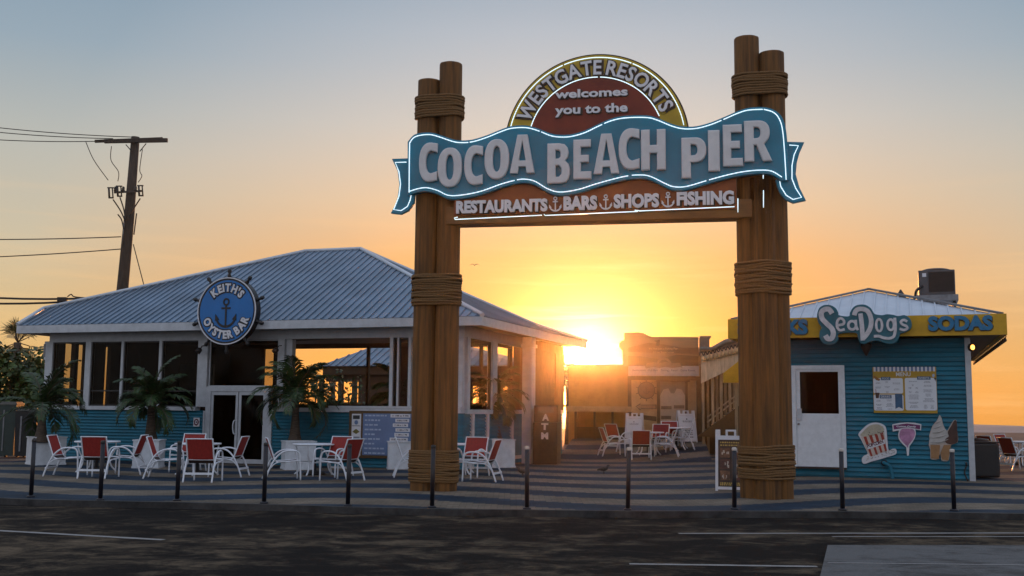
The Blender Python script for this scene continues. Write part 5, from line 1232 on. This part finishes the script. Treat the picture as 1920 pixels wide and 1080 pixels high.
def bin_(x0, x1, yt, yb, lab, mname):
    a, b = gnd(x0, yb), gnd(x1, yb); w = (b - a).length; h = (gnd(x0, yb) - CAM).length * (yb - yt) / FPX
    o = thing('waste_bin', lab, 'bin', None, (a + b) / 2 + Vector((0, w / 2, 0)), 'waste bins left of the bar'); r_ = w / 2
    mb = MB(); 
    lo = [(-r_ * .9, -r_ * .9), (r_ * .9, -r_ * .9), (r_ * .9, r_ * .9), (-r_ * .9, r_ * .9)]; hi = [(-r_, -r_), (r_, -r_), (r_, r_), (-r_, r_)]
    vl = [mb.bm.verts.new((*p, .06)) for p in lo]; vh = [mb.bm.verts.new((*p, h - .1)) for p in hi]
    mb._face(vl[::-1]); mb._face(vh)
    for i in range(4): mb._face([vl[i], vl[(i + 1) % 4], vh[(i + 1) % 4], vh[i]])
    mb.build('body', MATS[mname], o)
    mb = MB(); mb.box(-r_ * 1.05, r_ * 1.05, -r_ * 1.08, r_ * 1.05, h - .098, h - .04, 0, .015); mb.box(-r_ * .9, r_ * .9, -r_ * .9, r_ * .9, h - .041, h, 0, .015); mb.build('lid', mat('bin_lid', (.10, .10, .09), .5), o)
    mb = MB()
    mb.bm.free()
    for s in (-1, 1): mb = MB(); mb.lathe((s * r_ * .7, r_ * .7, .08), [(.08, -.03), (.08, .03)], 12, axis=(1, 0, 0)); mb.build('wheel', MATS['black_paint'], o)
    mb = MB(); mb.box(-r_ * .5, -r_ * .35, -r_ * 1.0, -r_ * .955, .2, h - .25); mb.build('front_rib', MATS['grey_metal'], o)
bin_(-8, 26, 765, 858, 'grey green waste bin cut by the left edge', mat('bin_green', (.02, .035, .03), .5).name); bin_(22, 66, 775, 859, 'black waste bin with a pale lid left of the bar', 'black_paint')
# black octagonal bin right of the kiosk
p = gnd(1848, 898) + Vector((0, .36, 0)); o = thing('litter_bin', 'black square litter bin at the right corner of the kiosk', 'bin', None, p)
mb = MB(); mb.box(-.38, .38, -.34, .34, .03, .87, 0, .05); mb.build('body', MATS['black_paint'], o); mb = MB(); mb.box(-.40, .40, -.36, .36, .872, .91, 0, .015); mb.lathe((0, 0, .911), [(.27, 0), (.25, .05), (.06, .075)], 20); mb.build('lid', mat('bin_top', (.035, .02, .018), .4), o)
mb = MB()
for i in range(5): mb.box(.381, .39, -.3 + .13 * i, -.23 + .13 * i, .1, .82)
mb.build('side_slats', mat('bin_brown', (.045, .022, .018), .5), o)
t = thing('wall_tap', 'small dark tap and hose on the kiosk wall left of the black bin', 'tap', K, (kp(1812, 880)[0], -.05, .25)); x = kp(1812, 880)[0]
mb = MB(); mb.tube([(x, -.02, .42), (x, -.1, .42), (x, -.11, .36)], .022, 8); mb.tube(smooth_line([(x, -.11, .36), (x - .05, -.14, .2), (x + .02, -.16, .0)], 5), .018, 6); mb.build('hose', MATS['wire'], t)
# ------------------------------------------------------------------ sandwich boards
def sandwich(px, py, w, h, rot, label, face_fn, bw=.02):
    o = thing('sandwich_board', label, 'sign', None, sgnd(px, py), 'folding white sandwich boards', R(rot)); sl = .26
    def panel(s):
        mb = MB(); f = .05
        def P(x, z, d=0): return (x, s * (-sl * (1 - z / h) - d - .012), z)
        def bar_(x0, x1, z0, z1):
            vs = []
            for d in (0, .03):
                vs.append([mb.bm.verts.new(P(x, z, d)) for x, z in ((x0, z0), (x1, z0), (x1, z1), (x0, z1))])
            a, b = vs; mb._face(a[::-1]); mb._face(b)
            for i in range(4): mb._face([a[i], a[(i + 1) % 4], b[(i + 1) % 4], b[i]])
        r_ = w / 2; hh = h * .90
        bar_(-r_, -r_ + f, 0, hh); bar_(r_ - f, r_, 0, hh); bar_(-r_ + f, r_ - f, .03, .03 + f); bar_(-r_ + f, r_ - f, hh - f * 1.6, hh)
        bar_(-r_, -r_ + f * 1.9, hh, h); bar_(r_ - f * 1.9, r_, hh, h); bar_(-f * 2.1, -f * 1.3, hh, h); bar_(f * 1.3, f * 2.1, hh, h); bar_(-f * 1.3, f * 1.3, h - f * .7, h)
        return mb.build('frame', MATS['sign_white'], o), P
    fr, P = panel(1); panel(-1)
    f = .055; r_ = w / 2; x0, x1, z0, z1 = -r_ + f, r_ - f, .085, h * .90 - .085
    def quad(mb, u0, u1, v0, v1, d, mi=0):
        X = lambda u: x0 + (x1 - x0) * u
        Z = lambda v: z0 + (z1 - z0) * v
        mb.poly([P(X(u0), Z(v0), d), P(X(u1), Z(v0), d), P(X(u1), Z(v1), d), P(X(u0), Z(v1), d)], mi)
    face_fn(o, quad)
def f_food(o, q):
    mb = MB(); q(mb, 0, 1, 0, 1, .012); fc = mb.build('poster', mat('poster_dark', (.05, .022, .012), .5, var=.4, scale=4), o); mb = MB(); rr = random.Random(1)
    for v, k in ((.93, .8), (.87, .7), (.06, .7), (.025, .5)):
        u = .08
        while u < .9: w_ = rr.uniform(.03, .09); q(mb, u, u + w_, v, v + .03, .0145, 0); u += w_ + .025
    for i in range(3):
        for j in range(2):
            u, v = .08 + .45 * j, .62 - .24 * i; q(mb, u, u + .38, v, v + .2, .0142, 1 + (i + j) % 2)
            for m in range(5): a, b = u + rr.uniform(.02, .3), v + rr.uniform(.02, .15); q(mb, a, a + rr.uniform(.02, .07), b, b + rr.uniform(.02, .07), .0150 + .0003 * m, 3)
    mb.build('pictures', [mat('poster_yellow', (.40, .27, .06), .5), mat('poster_brown', (.16, .07, .03), .5, var=.4, scale=9), mat('poster_red', (.12, .035, .02), .5, var=.4, scale=9), mat('poster_pale', (.42, .36, .30), .5)], fc)
def f_blue(o, q):
    mb = MB(); q(mb, 0, 1, 0, 1, .012); fc = mb.build('poster', mat('poster_blue', (.045, .15, .30), .5, var=.2, scale=3), o); mb = MB(); q(mb, .16, .30, .55, .72, .0145, 0); q(mb, .14, .34, .35, .56, .0148, 1); q(mb, .45, .55, .5, .68, .0145, 2); q(mb, .6, .7, .45, .72, .0146, 2); mb.build('pictures', [mat('cup_cream', (.5, .4, .28), .5), mat('cup_brown', (.06, .03, .02), .5), MATS['board_line']], fc)
def f_white(n):
    def fn(o, q):
        mb = MB(); q(mb, 0, 1, 0, 1, .012); fc = mb.build('poster', MATS['menu_white'], o); mb = MB(); rr = random.Random(n)
        q(mb, .46, .54, .84, .90, .0145)
        for v in ((.78, .74) if n == 1 else (.78, .74, .46, .38, .30, .22, .10)):
            u = .2
            while u < .8: w_ = rr.uniform(.04, .12); q(mb, u, min(.84, u + w_), v, v + (.022 if v > .6 else .04), .0145); u += w_ + .03
        mb.build('print_lines', MATS['ink_soft'] if n == 1 else MATS['ink'], fc)
    return fn
sandwich(1372, 919, .62, 1.22, -14, 'sandwich board of dark food pictures beside the right log column', f_food)
sandwich(612, 868, .74, 1.02, 4, 'sandwich board with a blue drinks poster behind the third table', f_blue)
sandwich(1190, 834, .62, 1.12, -20, 'plain white sandwich board behind the far tables', f_white(1)); sandwich(1286, 829, .66, 1.14, 14, 'white sandwich board with printed lines right of the far tables', f_white(2))
# ------------------------------------------------------------------ ATM
p = gnd(1026, 871); o = thing('atm', 'dark cash machine kiosk with white letters beside the bar side wall', 'cash machine', None, p + Vector((0, .35, 0)), None, R(-12)); 
mb = MB(); mb.box(-.36, .36, -.34, .34, 0, 1.22, 0, .03); mb.box(-.36, .36, -.2, .34, 1.222, 1.72, 0, .03); mb.build('cabinet', mat('atm_brown', (.045, .025, .012), .5, var=.2), o)
mb = MB()
for i, ch in enumerate('ATM'): mb.text(ch, -.11, .1, 1.27 - .27 * i + .0, 1.47 - .27 * i, -.345 if i else -.207, .012, .05)
mb.build('lettering', MATS['sign_white'], o)
mb = MB(); mb.box(-.24, .24, -.212, -.201, 1.5, 1.68); mb.build('screen', mat('atm_screen', (.08, .08, .09), .2), o)
# ------------------------------------------------------------------ utility pole and wires
PD = 46.0
pole = thing('utility_pole', 'leaning dark wooden utility pole with crossarm behind the bar roof', 'utility pole', None, (0, 0, 0))
pt, pb = at(254, 258, PD), at(228, 560, PD); pb = pb + (pb - pt) * .95; pb = Vector((pb.x, pb.y, ZR)); pole.location = pb
q = lambda x, y, d=0.0: at(x, y, PD + d) - pb
mb = MB(); mb.tube([(0, 0, 0), q(228, 560), q(242, 410), q(254, 257)], [.30, .25, .22, .18], 14); mb.build('shaft', MATS['pole_wood'], pole)
mb = MB(); mb.beam(q(196, 265, -.25), q(314, 263, -.25), .12, .17); mb.beam(q(178, 265, .1), q(305, 260, .3), .10, .12); mb.build('crossarm', MATS['pole_wood'], pole)
mb = MB()
for a, b in (((236, 271), (248, 285)), ((274, 269), (262, 284))): mb.tube([q(*a, -.3), q(*b, -.28)], .022, 5)
mb.beam(q(214, 361, -.3), q(266, 358, -.3), .06, .08); mb.build('brace', MATS['dark_metal'], pole)
for (x, y) in ((207, 361), (223, 358), (263, 357)):
    mb = MB(); a, b = q(x, y - 9, -.4), q(x + 1, y + 9, -.4); mb.tube([a + Vector((-.07, 0, 0)), b + Vector((-.07, 0, 0))], .045, 8); mb.tube([a + Vector((.08, 0, 0)), b + Vector((.09, 0, 0))], .03, 8); mb.tube([a + Vector((-.13, 0, 0)), a + Vector((.14, 0, 0))], .03, 6); mb.tube([b + Vector((-.1, 0, -.02)), b + Vector((.12, 0, -.02))], .035, 6); mb.build('fuse_cutout', MATS['dark_metal'], pole)
for (x, y) in ((216, 354), (231, 354), (254, 353)):
    mb = MB(); a = q(x, y + 5, -.3); mb.lathe(a, [(.05, 0), (.075, .05), (.05, .08), (.075, .12), (.05, .15), (.06, .19), (.02, .22)], 10); mb.build('insulator', MATS['dark_metal'], pole)
for P in ([(161, 266), (176, 300), (203, 338)], [(209, 274), (208, 300), (222, 322), (221, 340)], [(267, 280), (262, 318), (266, 330), (259, 342)], [(212, 374), (226, 395), (234, 413)], [(225, 370), (232, 392), (235, 412)], [(263, 372), (250, 392), (237, 412)], [(221, 402), (228, 412), (232, 430)], [(256, 400), (251, 440)]):
    mb = MB(); mb.tube(smooth_line([tuple(q(x, y, -.35)) for x, y in P], 6), .018 if P[0][1] < 300 else .03, 5); mb.build('jumper_cable', MATS['wire'], pole)
mb = MB(); mb.tube([q(233, 415, -.25), q(229, 458, -.25)], .025, 5); mb.build('conduit', MATS['grey_metal'], pole)
for (a, b, sag, r_, lab) in (((0, 229), (247, 257), 2, .02, 'topmost thin overhead wire reaching the crossarm'), ((0, 236), (212, 260), 2, .02, 'second overhead wire below the topmost one'), ((0, 250), (180, 265), 2, .02, 'third overhead wire ending at the left tip of the crossarm'), ((0, 444), (227, 444), 1, .024, 'overhead cable reaching the pole above its grey sleeve'), ((0, 477), (226, 467), 1, .024, 'slightly rising overhead cable at the grey pole sleeve')):
    A_, B_ = at(a[0] - 260, a[1] + (a[1] - b[1]) * 1.0, PD), at(b[0], b[1], PD - .2); o = thing('overhead_wire', lab, 'wire', None, B_, 'overhead wires left of the pole')
    mb = MB(); mb.tube([tuple((A_.lerp(B_, t / 16) - Vector((0, 0, sag * .12 * 4 * (t / 16) * (1 - t / 16)))) - B_) for t in range(17)], r_, 5); mb.build('cable', MATS['wire'], o)
for (a, b, lab, box) in (((0, 547), (172, 559), 'thick low cable with a splice box left of the bar roof', True), ((0, 561), (122, 566), 'lowest cable running to the bar roof edge', False)):
    A_, B_ = at(a[0] - 260, a[1] - 16, 43), at(b[0], b[1], 43); o = thing('service_cable', lab, 'wire', None, B_, 'low service cables'); mb = MB(); mb.tube([tuple(A_.lerp(B_, t / 10) - B_ - Vector((0, 0, .25 * 4 * (t / 10) * (1 - t / 10)))) for t in range(11)], .045, 6); mb.build('cable', MATS['wire'], o)
    if box:
        c = at(117, 561, 43) - B_; mb = MB(); mb.box(c.x - .19, c.x + .19, -.08, .08, c.z - .1, c.z + .08, 0, .02); mb.tube(smooth_line([(c.x + .2, 0, c.z + .1), (c.x + .35, 0, c.z + .2), (c.x + .5, 0, c.z + .1), (c.x + 1.2, 0, c.z + .05)], 5), .025, 5); mb.build('splice_box', MATS['wire'], o)
A_, B_ = at(250, 458, PD), at(270, 535, PD); B_ = B_ + (B_ - A_) * 1.2; o = thing('guy_wire', 'steel guy wire slanting from the pole down behind the roof', 'wire', None, B_); mb = MB(); mb.tube([tuple(A_ - B_), (0, 0, 0)], .022, 5); mb.build('cable', MATS['wire'], o)
# ------------------------------------------------------------------ birds
def bird_body(mb, P, rad): mb.tube(P, rad, 10)
def pigeon(px, py, hd, lab):
    o = thing('pigeon', lab, 'bird', None, gnd(px, py), 'pigeons on the plaza', R(hd)); mb = MB()
    mb.tube(smooth_line([(-.17, 0, .09), (-.11, 0, .11), (-.03, 0, .12), (.05, 0, .135), (.085, 0, .165), (.10, 0, .19), (.12, 0, .205), (.14, 0, .205), (.165, 0, .198)], 3), [r * 1 for r in [.012, .018, .024, .03, .04, .05, .056, .06, .06, .057, .052, .045, .04, .034, .03, .027, .026, .026, .025, .022, .016, .010, .007, .005, .003]], 10)
    for s in (-1, 1): mb.tube([(.0, s * .02, .09), (.005, s * .022, .045), (.0, s * .022, .004), (.035, s * .024, .004)], .006, 5)
    mb.build('body', mat('pigeon_grey', (.05, .04, .035), .6, var=.3, scale=20), o)
pigeon(1132, 888, 8, 'dark pigeon pecking on the plaza in the middle of the arch'); pigeon(980, 893, 170, 'pigeon half hidden behind the bollard right of the left column')
c = at(890, 497, 60); o = thing('gull', 'small dark gull flying left of the arch opening', 'bird', None, c); mb = MB()
W_ = [(-.30, -.035), (-.22, .03), (-.12, .055), (-.03, .005), (0, -.02), (.03, .005), (.12, .055), (.22, .03), (.30, -.035)]
for (a, b) in zip(W_[:-1], W_[1:]):
    wa, wb = .07 * (1 - abs(a[0]) / .34) + .012, .07 * (1 - abs(b[0]) / .34) + .012
    for dz in (.012, -.006): mb.poly([(a[0], -wa, a[1] + dz), (b[0], -wb, b[1] + dz), (b[0], wb, b[1] + dz), (a[0], wa, a[1] + dz)])
mb.tube([(0, -.16, -.02), (0, -.1, -.015), (0, 0, -.02), (0, .12, -.01)], [.01, .026, .032, .008], 8); mb.build('body', MATS['wire'], o)
# ------------------------------------------------------------------ pier entrance buildings in the middle
T = Fr(gnd(1240, 852), 8)
def tp(x, y, d=0.0): return T.Y(x, y, d)
pier = thing('pier_entrance', 'tan pier entrance building with a mural billboard over its front', 'building', T, (0, 0, 0))
xw0, xw1 = tp(1177, 750)[0], tp(1316, 750)[0]; zb0, zb1 = tp(1240, 704.5)[1], tp(1240, 685.5)[1]
mb = MB(); mb.box(xw0 + .05, xw1 - .05, .1, 4.5, 0, zb0 + .4); mb.build('wall', MATS['tan_wall'], pier)
mb = MB(); bz = zb0 + .4; mb.box(xw0 - .2, tp(1331, 640)[0], .3, 4.6, bz + .002, tp(1322, 652, .3)[1]); mb.box(tp(1311, 640)[0], tp(1331, 640)[0], .29, .3 + .8, tp(1322, 652, .3)[1] + .002, tp(1322, 633, .3)[1]); mb.box(tp(1311, 640)[0] + .02, tp(1334, 640)[0], .25, 1.2, tp(1322, 633, .3)[1] + .002, tp(1322, 633, .3)[1] + .06); mb.build('roof', mat('roof_grey', (.17, .14, .11), .6), pier)
mb = MB()
for a, b in ((1177, 1184), (1306, 1316)): mb.box(tp(a, 750)[0], tp(b, 750)[0], -.02, .098, 0, zb0 - .02)
mb.box(tp(1184, 750)[0], tp(1306, 750)[0], -.0, .097, zb0 - .16, zb0 - .002); mb.build('trim', MATS['timber'], pier)
mu = [(1170, 624), (1198, 623), (1208, 625), (1215, 629), (1222, 631.5), (1310, 632), (1310, 686), (1178, 686), (1176, 668), (1167, 658), (1160.5, 650), (1161, 643), (1166, 638.5), (1170, 638)]
def MU(x, y): return tp(x, y, -.1)
mb = MB(); mb.shape([MU(*p) for p in mu], .02, .12); mural = mb.build('mural_board', mat('mural_sky', (.23, .16, .09), .5, var=.15, scale=1.2, stretch=(.3, 1, 3)), pier)
mb = MB(); d = -.1002
mb.shape([MU(*p) for p in [(1178, 652), (1215, 643), (1240, 645), (1280, 652), (1309.5, 652), (1309.5, 664), (1178, 660)]], d, .004, 0)
mb.shape(smooth_line([MU(*p) for p in [(1178, 686), (1177, 667), (1200, 668), (1235, 673), (1270, 665), (1309.5, 668), (1309.5, 686)]], 1), d - .0003, .004, 1)
mb.shape(smooth_line([MU(*p) for p in [(1229, 648), (1231, 641), (1224, 639.5), (1232, 638), (1237, 637), (1237, 642), (1236, 648)]], 2, True), d - .004, .004, 2)
c_ = MU(1245, 686); k_ = tp(1246, 686)[0] - tp(1245, 686)[0]
mb.shape(ell(c_[0], c_[1], 15 * k_, 15.5 * k_, 24, 0, 180) + ell(c_[0], c_[1], 11 * k_, 11.5 * k_, 24, 180, 0), d - .0045, .004, 3); mb.build('mural_shapes', [mat('mural_brown', (.13, .075, .03), .5, var=.3, scale=2), mat('mural_sea', (.085, .060, .022), .5, var=.35, scale=1.5, stretch=(.4, 1, 3)), mat('mural_bird', (.06, .04, .02), .5), mat('mural_pale', (.24, .17, .10), .5)], mural)
mb = MB()
for wd, x0, x1, yb, yt in (("It's Not Just a Fishing Pier", 1217, 1271, 656.5, 651.5), ("It's an Experience", 1225, 1263, 663, 658.5)):
    a, b = MU(x0, yb), MU(x1, yt); mb.text(wd, a[0], b[0], a[1], b[1], d - .0045, .004, .01)
mb.build('lettering', mat('mural_text', (.50, .36, .20), .5), mural)
a, b = tp(1178, 704.5, -.14), tp(1310.5, 686.5, -.14); mb = MB(); mb.box(a[0], b[0], -.14, .02, a[1], b[1]); wb = mb.build('name_band', mat('band_white', (.48, .42, .38), .5), pier)
mb = MB(); a, b = tp(1186, 697, -.145), tp(1303, 692.5, -.145); mb.text('Restaurants - Full Bars - Fishing - Retail - Game Room', a[0], b[0], a[1], b[1], -.1405, .004, .01); mb.build('lettering', MATS['ink'], wb)
mb = MB(); mb.shape([tp(*p, -.145) for p in [(1209, 688), (1213, 681), (1226, 679), (1236, 681), (1248, 679), (1262, 681), (1274, 680), (1280, 690), (1275, 688), (1262, 690), (1248, 688), (1236, 690), (1225, 688), (1212, 691)]], -.1405, .02); mb.build('banner_emblem', MATS['mural_pale'], wb)
# emblem, arrow, notice case
def onwall(name, lab, x, y, cat='sign'): a = tp(x, y, .05); return thing(name, lab, cat, T, (a[0], .05, a[1]))
cw = tp(1212, 732, .05); rw = (tp(1228, 732, .05)[0] - tp(1196, 732, .05)[0]) / 2
t = onwall('wheel_emblem', 'round ship wheel emblem on the tan pier entrance wall', 1212, 748)
mb = MB(); mb.shape(ell(cw[0], cw[1], rw, rw, 40), .098, .05); mb.build('disc', mat('emblem_tan', (.22, .14, .075), .5), t)
mb = MB(); mb.shape([ell(cw[0], cw[1], rw * 1.03, rw * 1.03, 40), ell(cw[0], cw[1], rw * .93, rw * .93, 40)], .0478, .012); mb.build('ring', mat('emblem_brown', (.10, .06, .03), .5), t)
mb = MB()
for i in range(10): a = R(36 * i + 90); mb.tube([(cw[0] + math.cos(a) * rw * 1.02, .07, cw[1] + math.sin(a) * rw * 1.02), (cw[0] + math.cos(a) * rw * 1.25, .07, cw[1] + math.sin(a) * rw * 1.25)], .018, 6)
mb.build('spokes', MATS['emblem_brown'], t); mb = MB(); anchor(mb, cw[0], cw[1], rw * .9, .0475, .012, .7); mb.build('anchor', MATS['emblem_brown'], t)
t = onwall('arrow_sign', 'long left pointing arrow sign below the ship wheel emblem', 1212, 770)
ar = [(1191.5, 762), (1201, 756), (1201, 759), (1231, 758.5), (1231, 767), (1201, 767), (1201, 769.5)]
mb = MB(); mb.shape([tp(*p, .05) for p in ar], .098, .04); mb.build('border', MATS['emblem_brown'], t); mb = MB(); mb.shape([tp(1211 + (x - 1211) * .93 - .3, 763 + (y - 763) * .72, .05) for x, y in ar], .0575, .01); mb.build('face', mat('arrow_tan', (.30, .2, .115), .5), t)
a0 = tp(1232, 850, -.3); t = thing('notice_case', 'brown framed two panel notice case in front of the pier entrance wall', 'notice board', T, ((tp(1232, 800)[0] + tp(1289, 800)[0]) / 2, -.2, 0))
mb = MB(); zc0, zc1 = 0, tp(1260, 716, -.2)[1]
for a, b in ((1232, 1238), (1285, 1290)): mb.box(tp(a, 800, -.2)[0], tp(b, 800, -.2)[0], -.28, -.1, 0, zc1)
mb.box(tp(1230, 716, -.2)[0], tp(1293, 716, -.2)[0], -.32, -.06, zc1 + .002, zc1 + .16); mb.build('frame', mat('case_brown', (.12, .065, .02), .6), t)
mb = MB(); x0, x1 = tp(1238, 780, -.2)[0], tp(1285, 780, -.2)[0]; mb.box(x0, x1, -.2, -.15, .35, zc1); pn2 = mb.build('panel', mat('case_panel', (.42, .31, .22), .5, var=.06), t)
mb = MB(); xm = (x0 + x1) / 2; hw = (x1 - x0) / 2
mb.shape([(x0, zc1 - .01), (x0, zc1 - .5), (x0 + .12, zc1 - .28), (x0 + .3, zc1 - .24), (xm - .12, zc1 - .3), (xm - .06, zc1 - .42), (xm + .06, zc1 - .42), (xm + .12, zc1 - .3), (x1 - .3, zc1 - .24), (x1 - .12, zc1 - .28), (x1, zc1 - .5), (x1, zc1 - .01)], -.2005, .006, 0)
mb.box(x0 + .03, xm - .04, -.2065, -.2005, zc1 - 1.0, zc1 - .88, 1); mb.box(xm + .04, x1 - .03, -.2065, -.2005, zc1 - .97, zc1 - .85, 1); mb.box(x0 + .03, xm - .06, -.2065, -.2005, zc1 - 1.36, zc1 - 1.24, 1); mb.build('header', [mat('case_header', (.19, .135, .09), .5), mat('case_bars', (.17, .10, .05), .5)], pn2)
# low sloped counter wall left of the board
mb = MB(); mb.shape([tp(*p, -.3) for p in [(1176, 775), (1231, 781), (1231, 790), (1176, 782)]], -.3, .25); o = tag(mb.build('sloping_rail', MATS['case_brown']), 'dark sloping rail in front of the tan pier entrance wall', 'rail'); o.location = T.o; o.rotation_euler = (0, 0, -R(T.deg))
# low ochre building with an awning
low = thing('low_shop', 'low flat roofed ochre shop with a dark awning counter below the sun', 'building', T, (tp(1120, 800)[0], .2, 0))
lx0, lx1 = tp(1066, 750, .2)[0], xw0 + .04; zr_ = tp(1140, 683.5, .2)[1]; za_ = tp(1120, 768, .2)[1]
mb = MB(); mb.box(lx0, lx1, .2, 4, za_, zr_ - .06); mb.box(lx0, lx0 + .2, .2, 4, 0, za_ - .002); mb.box(lx0 + .2, lx1, 2.2, 2.4, 0, za_ - .002); mb.build('wall', MATS['ochre_wall'], low)
mb = MB(); mb.box(lx0 - .1, lx1, .1, 4.1, zr_ - .058, zr_); mb.build('roof', MATS['roof_grey'], low)
mb = MB(); mb.box(lx0 - .05, lx1 + .1, -.55, .198, za_ - .08, za_ + .06); mb.box(lx0 - .05, lx1 + .1, -.5, .197, za_ + .062, za_ + .12); mb.build('awning', mat('awning_tan', (.36, .24, .12), .6), low)
mb = MB()
for p_ in (1076, 1112, 1146): mb.box(tp(p_, 800)[0], tp(p_ + 4, 800)[0], .21, .33, 0, za_ - .083)
mb.box(lx0 + .201, lx1, 1.2, 1.35, 0, .95); mb.build('counter', MATS['interior_brown'], low)
t = thing('wall_light', 'small wall light under the far end of the bar eave', 'lamp', B, (XR + .02, BD + .05, 3.2)); mb = MB(); mb.lathe((XR - .1, BD + .3, 3.15), [(.03, .2), (.05, .15), (.11, .05), (.12, 0)], 12); mb.tube([(XR - .1, BD, 3.35), (XR - .1, BD + .3, 3.36)], .02, 6); mb.build('lamp_head', MATS['dark_metal'], t)
fan_palm(1066, 715, 50, 1.0, 77, 'sunlit fan palm in the gap at the far end of the bar', 14)
# covered ramp to the right
ramp = thing('covered_ramp', 'covered timber ramp with a pale eave board climbing to the right behind the kiosk', 'ramp', T, (tp(1350, 800, -1)[0], -1, 0))
def rp(x, y, d=-1.0): return tp(x, y, d)
mb = MB(); mb.shape([rp(*p) for p in [(1314.5, 662), (1314.5, 719), (1358, 698), (1396, 669), (1402, 645)]], -.9, .1); mb.build('eave_board', mat('eave_pale', (.60, .46, .30), .6, var=.18, scale=3, stretch=(3, 1, .5)), ramp)
mb = MB(); pts_ = [(1312, 655), (1335, 655), (1360, 641), (1404, 632)]; mb.tube([(*rp(*p)[:1], -1.02, rp(*p)[1]) for p in pts_], .09, 8); mb.shape([rp(*p) for p in [(1312, 652), (1336, 650), (1362, 637), (1406, 628), (1406, 650), (1314, 664)]], 1.2, 2.0); mb.build('roof', MATS['roof_grey'], ramp)
for i, (x, yt, yb_) in enumerate(((1318, 712, 818), (1327, 712, 810), (1336, 708, 800), (1344, 704, 792), (1352, 700, 786), (1360, 696, 778), (1368, 692, 771), (1376, 688, 765), (1384, 684, 758))):
    a, b = rp(x, yt, -.8 + .15 * (i % 2) * 8), rp(x, yb_, -.8 + .15 * (i % 2) * 8); w_ = .1 if i > 1 else .085
    y_ = -.8 + .15 * (i % 2) * 8; mb = MB(); mb.box(a[0] - w_ / 2, a[0] + w_ / 2, y_, y_ + .1, 0 if i < 2 else b[1] - .1, a[1]); mb.build('post', mat('ramp_timber', (.36, .27, .16), .65, var=.2, scale=4, stretch=(2, 2, .4)), ramp)
mb = MB(); mb.shape([rp(*p) for p in [(1308, 818), (1398, 752), (1402, 822)]], -.75, .25); mb.build('side_wall', MATS['case_brown'], ramp)
mb = MB(); mb.box(rp(1311, 700, 1.4)[0], rp(1420, 700, 1.4)[0], 1.4, 1.55, 0, rp(1330, 662, 1.4)[1]); mb.build('back_wall', MATS['case_brown'], ramp)
mb = MB(); n = 13
for i in range(n):
    x0_, x1_ = 1326 + 6 * i, 1326 + 6 * i + 6.5; a = rp(x0_, 806 - 4.6 * i, -.7); b = rp(x1_, 806 - 4.6 * i, -.7); mb.box(a[0], b[0], -.7, 1.3, a[1] - .05, a[1])
    
mb.build('treads', mat('tread_pale', (.55, .44, .30), .6, var=.2), ramp)
mb = MB()
for dy in (0, 9): mb.tube([(rp(1326, 792 - dy * 1.0, -.62)[0], -.62, rp(1326, 792 - dy, -.62)[1]), (rp(1402, 733 - dy, -.62)[0], -.62, rp(1402, 733 - dy, -.62)[1])], .03, 6)
mb.build('handrail', MATS['tread_pale'], ramp)
t = thing('eave_lights', 'row of hanging bulbs along the pale ramp eave board', 'string lights', T, (tp(1350, 655, -1.1)[0], -1.1, tp(1350, 655, -1.1)[1])); mb = MB(); P = []
for i in range(23):
    x = 1316 + (1392 - 1316) * i / 22; y = 661 - (661 - 643) * i / 22; a = rp(x, y, -1.1); P.append((a[0], -1.1, a[1] - (.12 if i % 2 else 0)))
    if i % 2: ml = MB(); ml.lathe((a[0], -1.1, a[1] - .34), [(.02, 0), (.06, .05), (.055, .12), (.03, .2)], 8); ml.build('bulb', mat('bulb_glass', (.5, .35, .18), .2), t)
mb.tube(smooth_line(P, 4), .018, 5); mb.build('cable', MATS['wire'], t)
a, b = rp(1357, 717.5, -2.5), rp(1398, 668, -2.5); mb = MB(); mb.shape([rp(*p, -2.5) for p in [(1357, 717.5), (1357, 699), (1394, 670), (1402, 668), (1402, 717.5)]], -2.0, .5)
t = thing('yellow_awning', 'yellow side awning panel between the ramp posts and the right log column', 'awning', T, (a[0], -2.5, a[1])); mb.build('panel', MATS['fascia_yellow'], t)
mb = MB(); mb.beam(rp(1357, 716, -2.2) and (rp(1380, 716, -2.2)[0], -2.2, rp(1380, 716, -2.2)[1]), (rp(1380, 716, -2.2)[0], -2.2, 0), .1, .1, 0, (0, 1, 0)); mb.build('post', MATS['ramp_timber'], t)
# ------------------------------------------------------------------ warm morning haze in the air between the buildings
HZ = 0.0005
m = bpy.data.materials.new('morning_haze'); m.use_nodes = True; nt_ = m.node_tree
for n in list(nt_.nodes): nt_.nodes.remove(n)
o_ = nt_.nodes.new('ShaderNodeOutputMaterial'); v_ = nt_.nodes.new('ShaderNodeVolumePrincipled')
v_.inputs['Color'].default_value = (1.0, 0.82, 0.6, 1); v_.inputs['Density'].default_value = HZ; v_.inputs['Anisotropy'].default_value = 0.95
nt_.links.new(v_.outputs[0], o_.inputs['Volume'])
mb = MB(); mb.box(-160, 160, -75, 1500, -3.3, 10.5)
hz = mb.build('haze', m); tag(hz, kind='stuff', label='thin warm haze of sea air lit by the low sun', cat='haze')
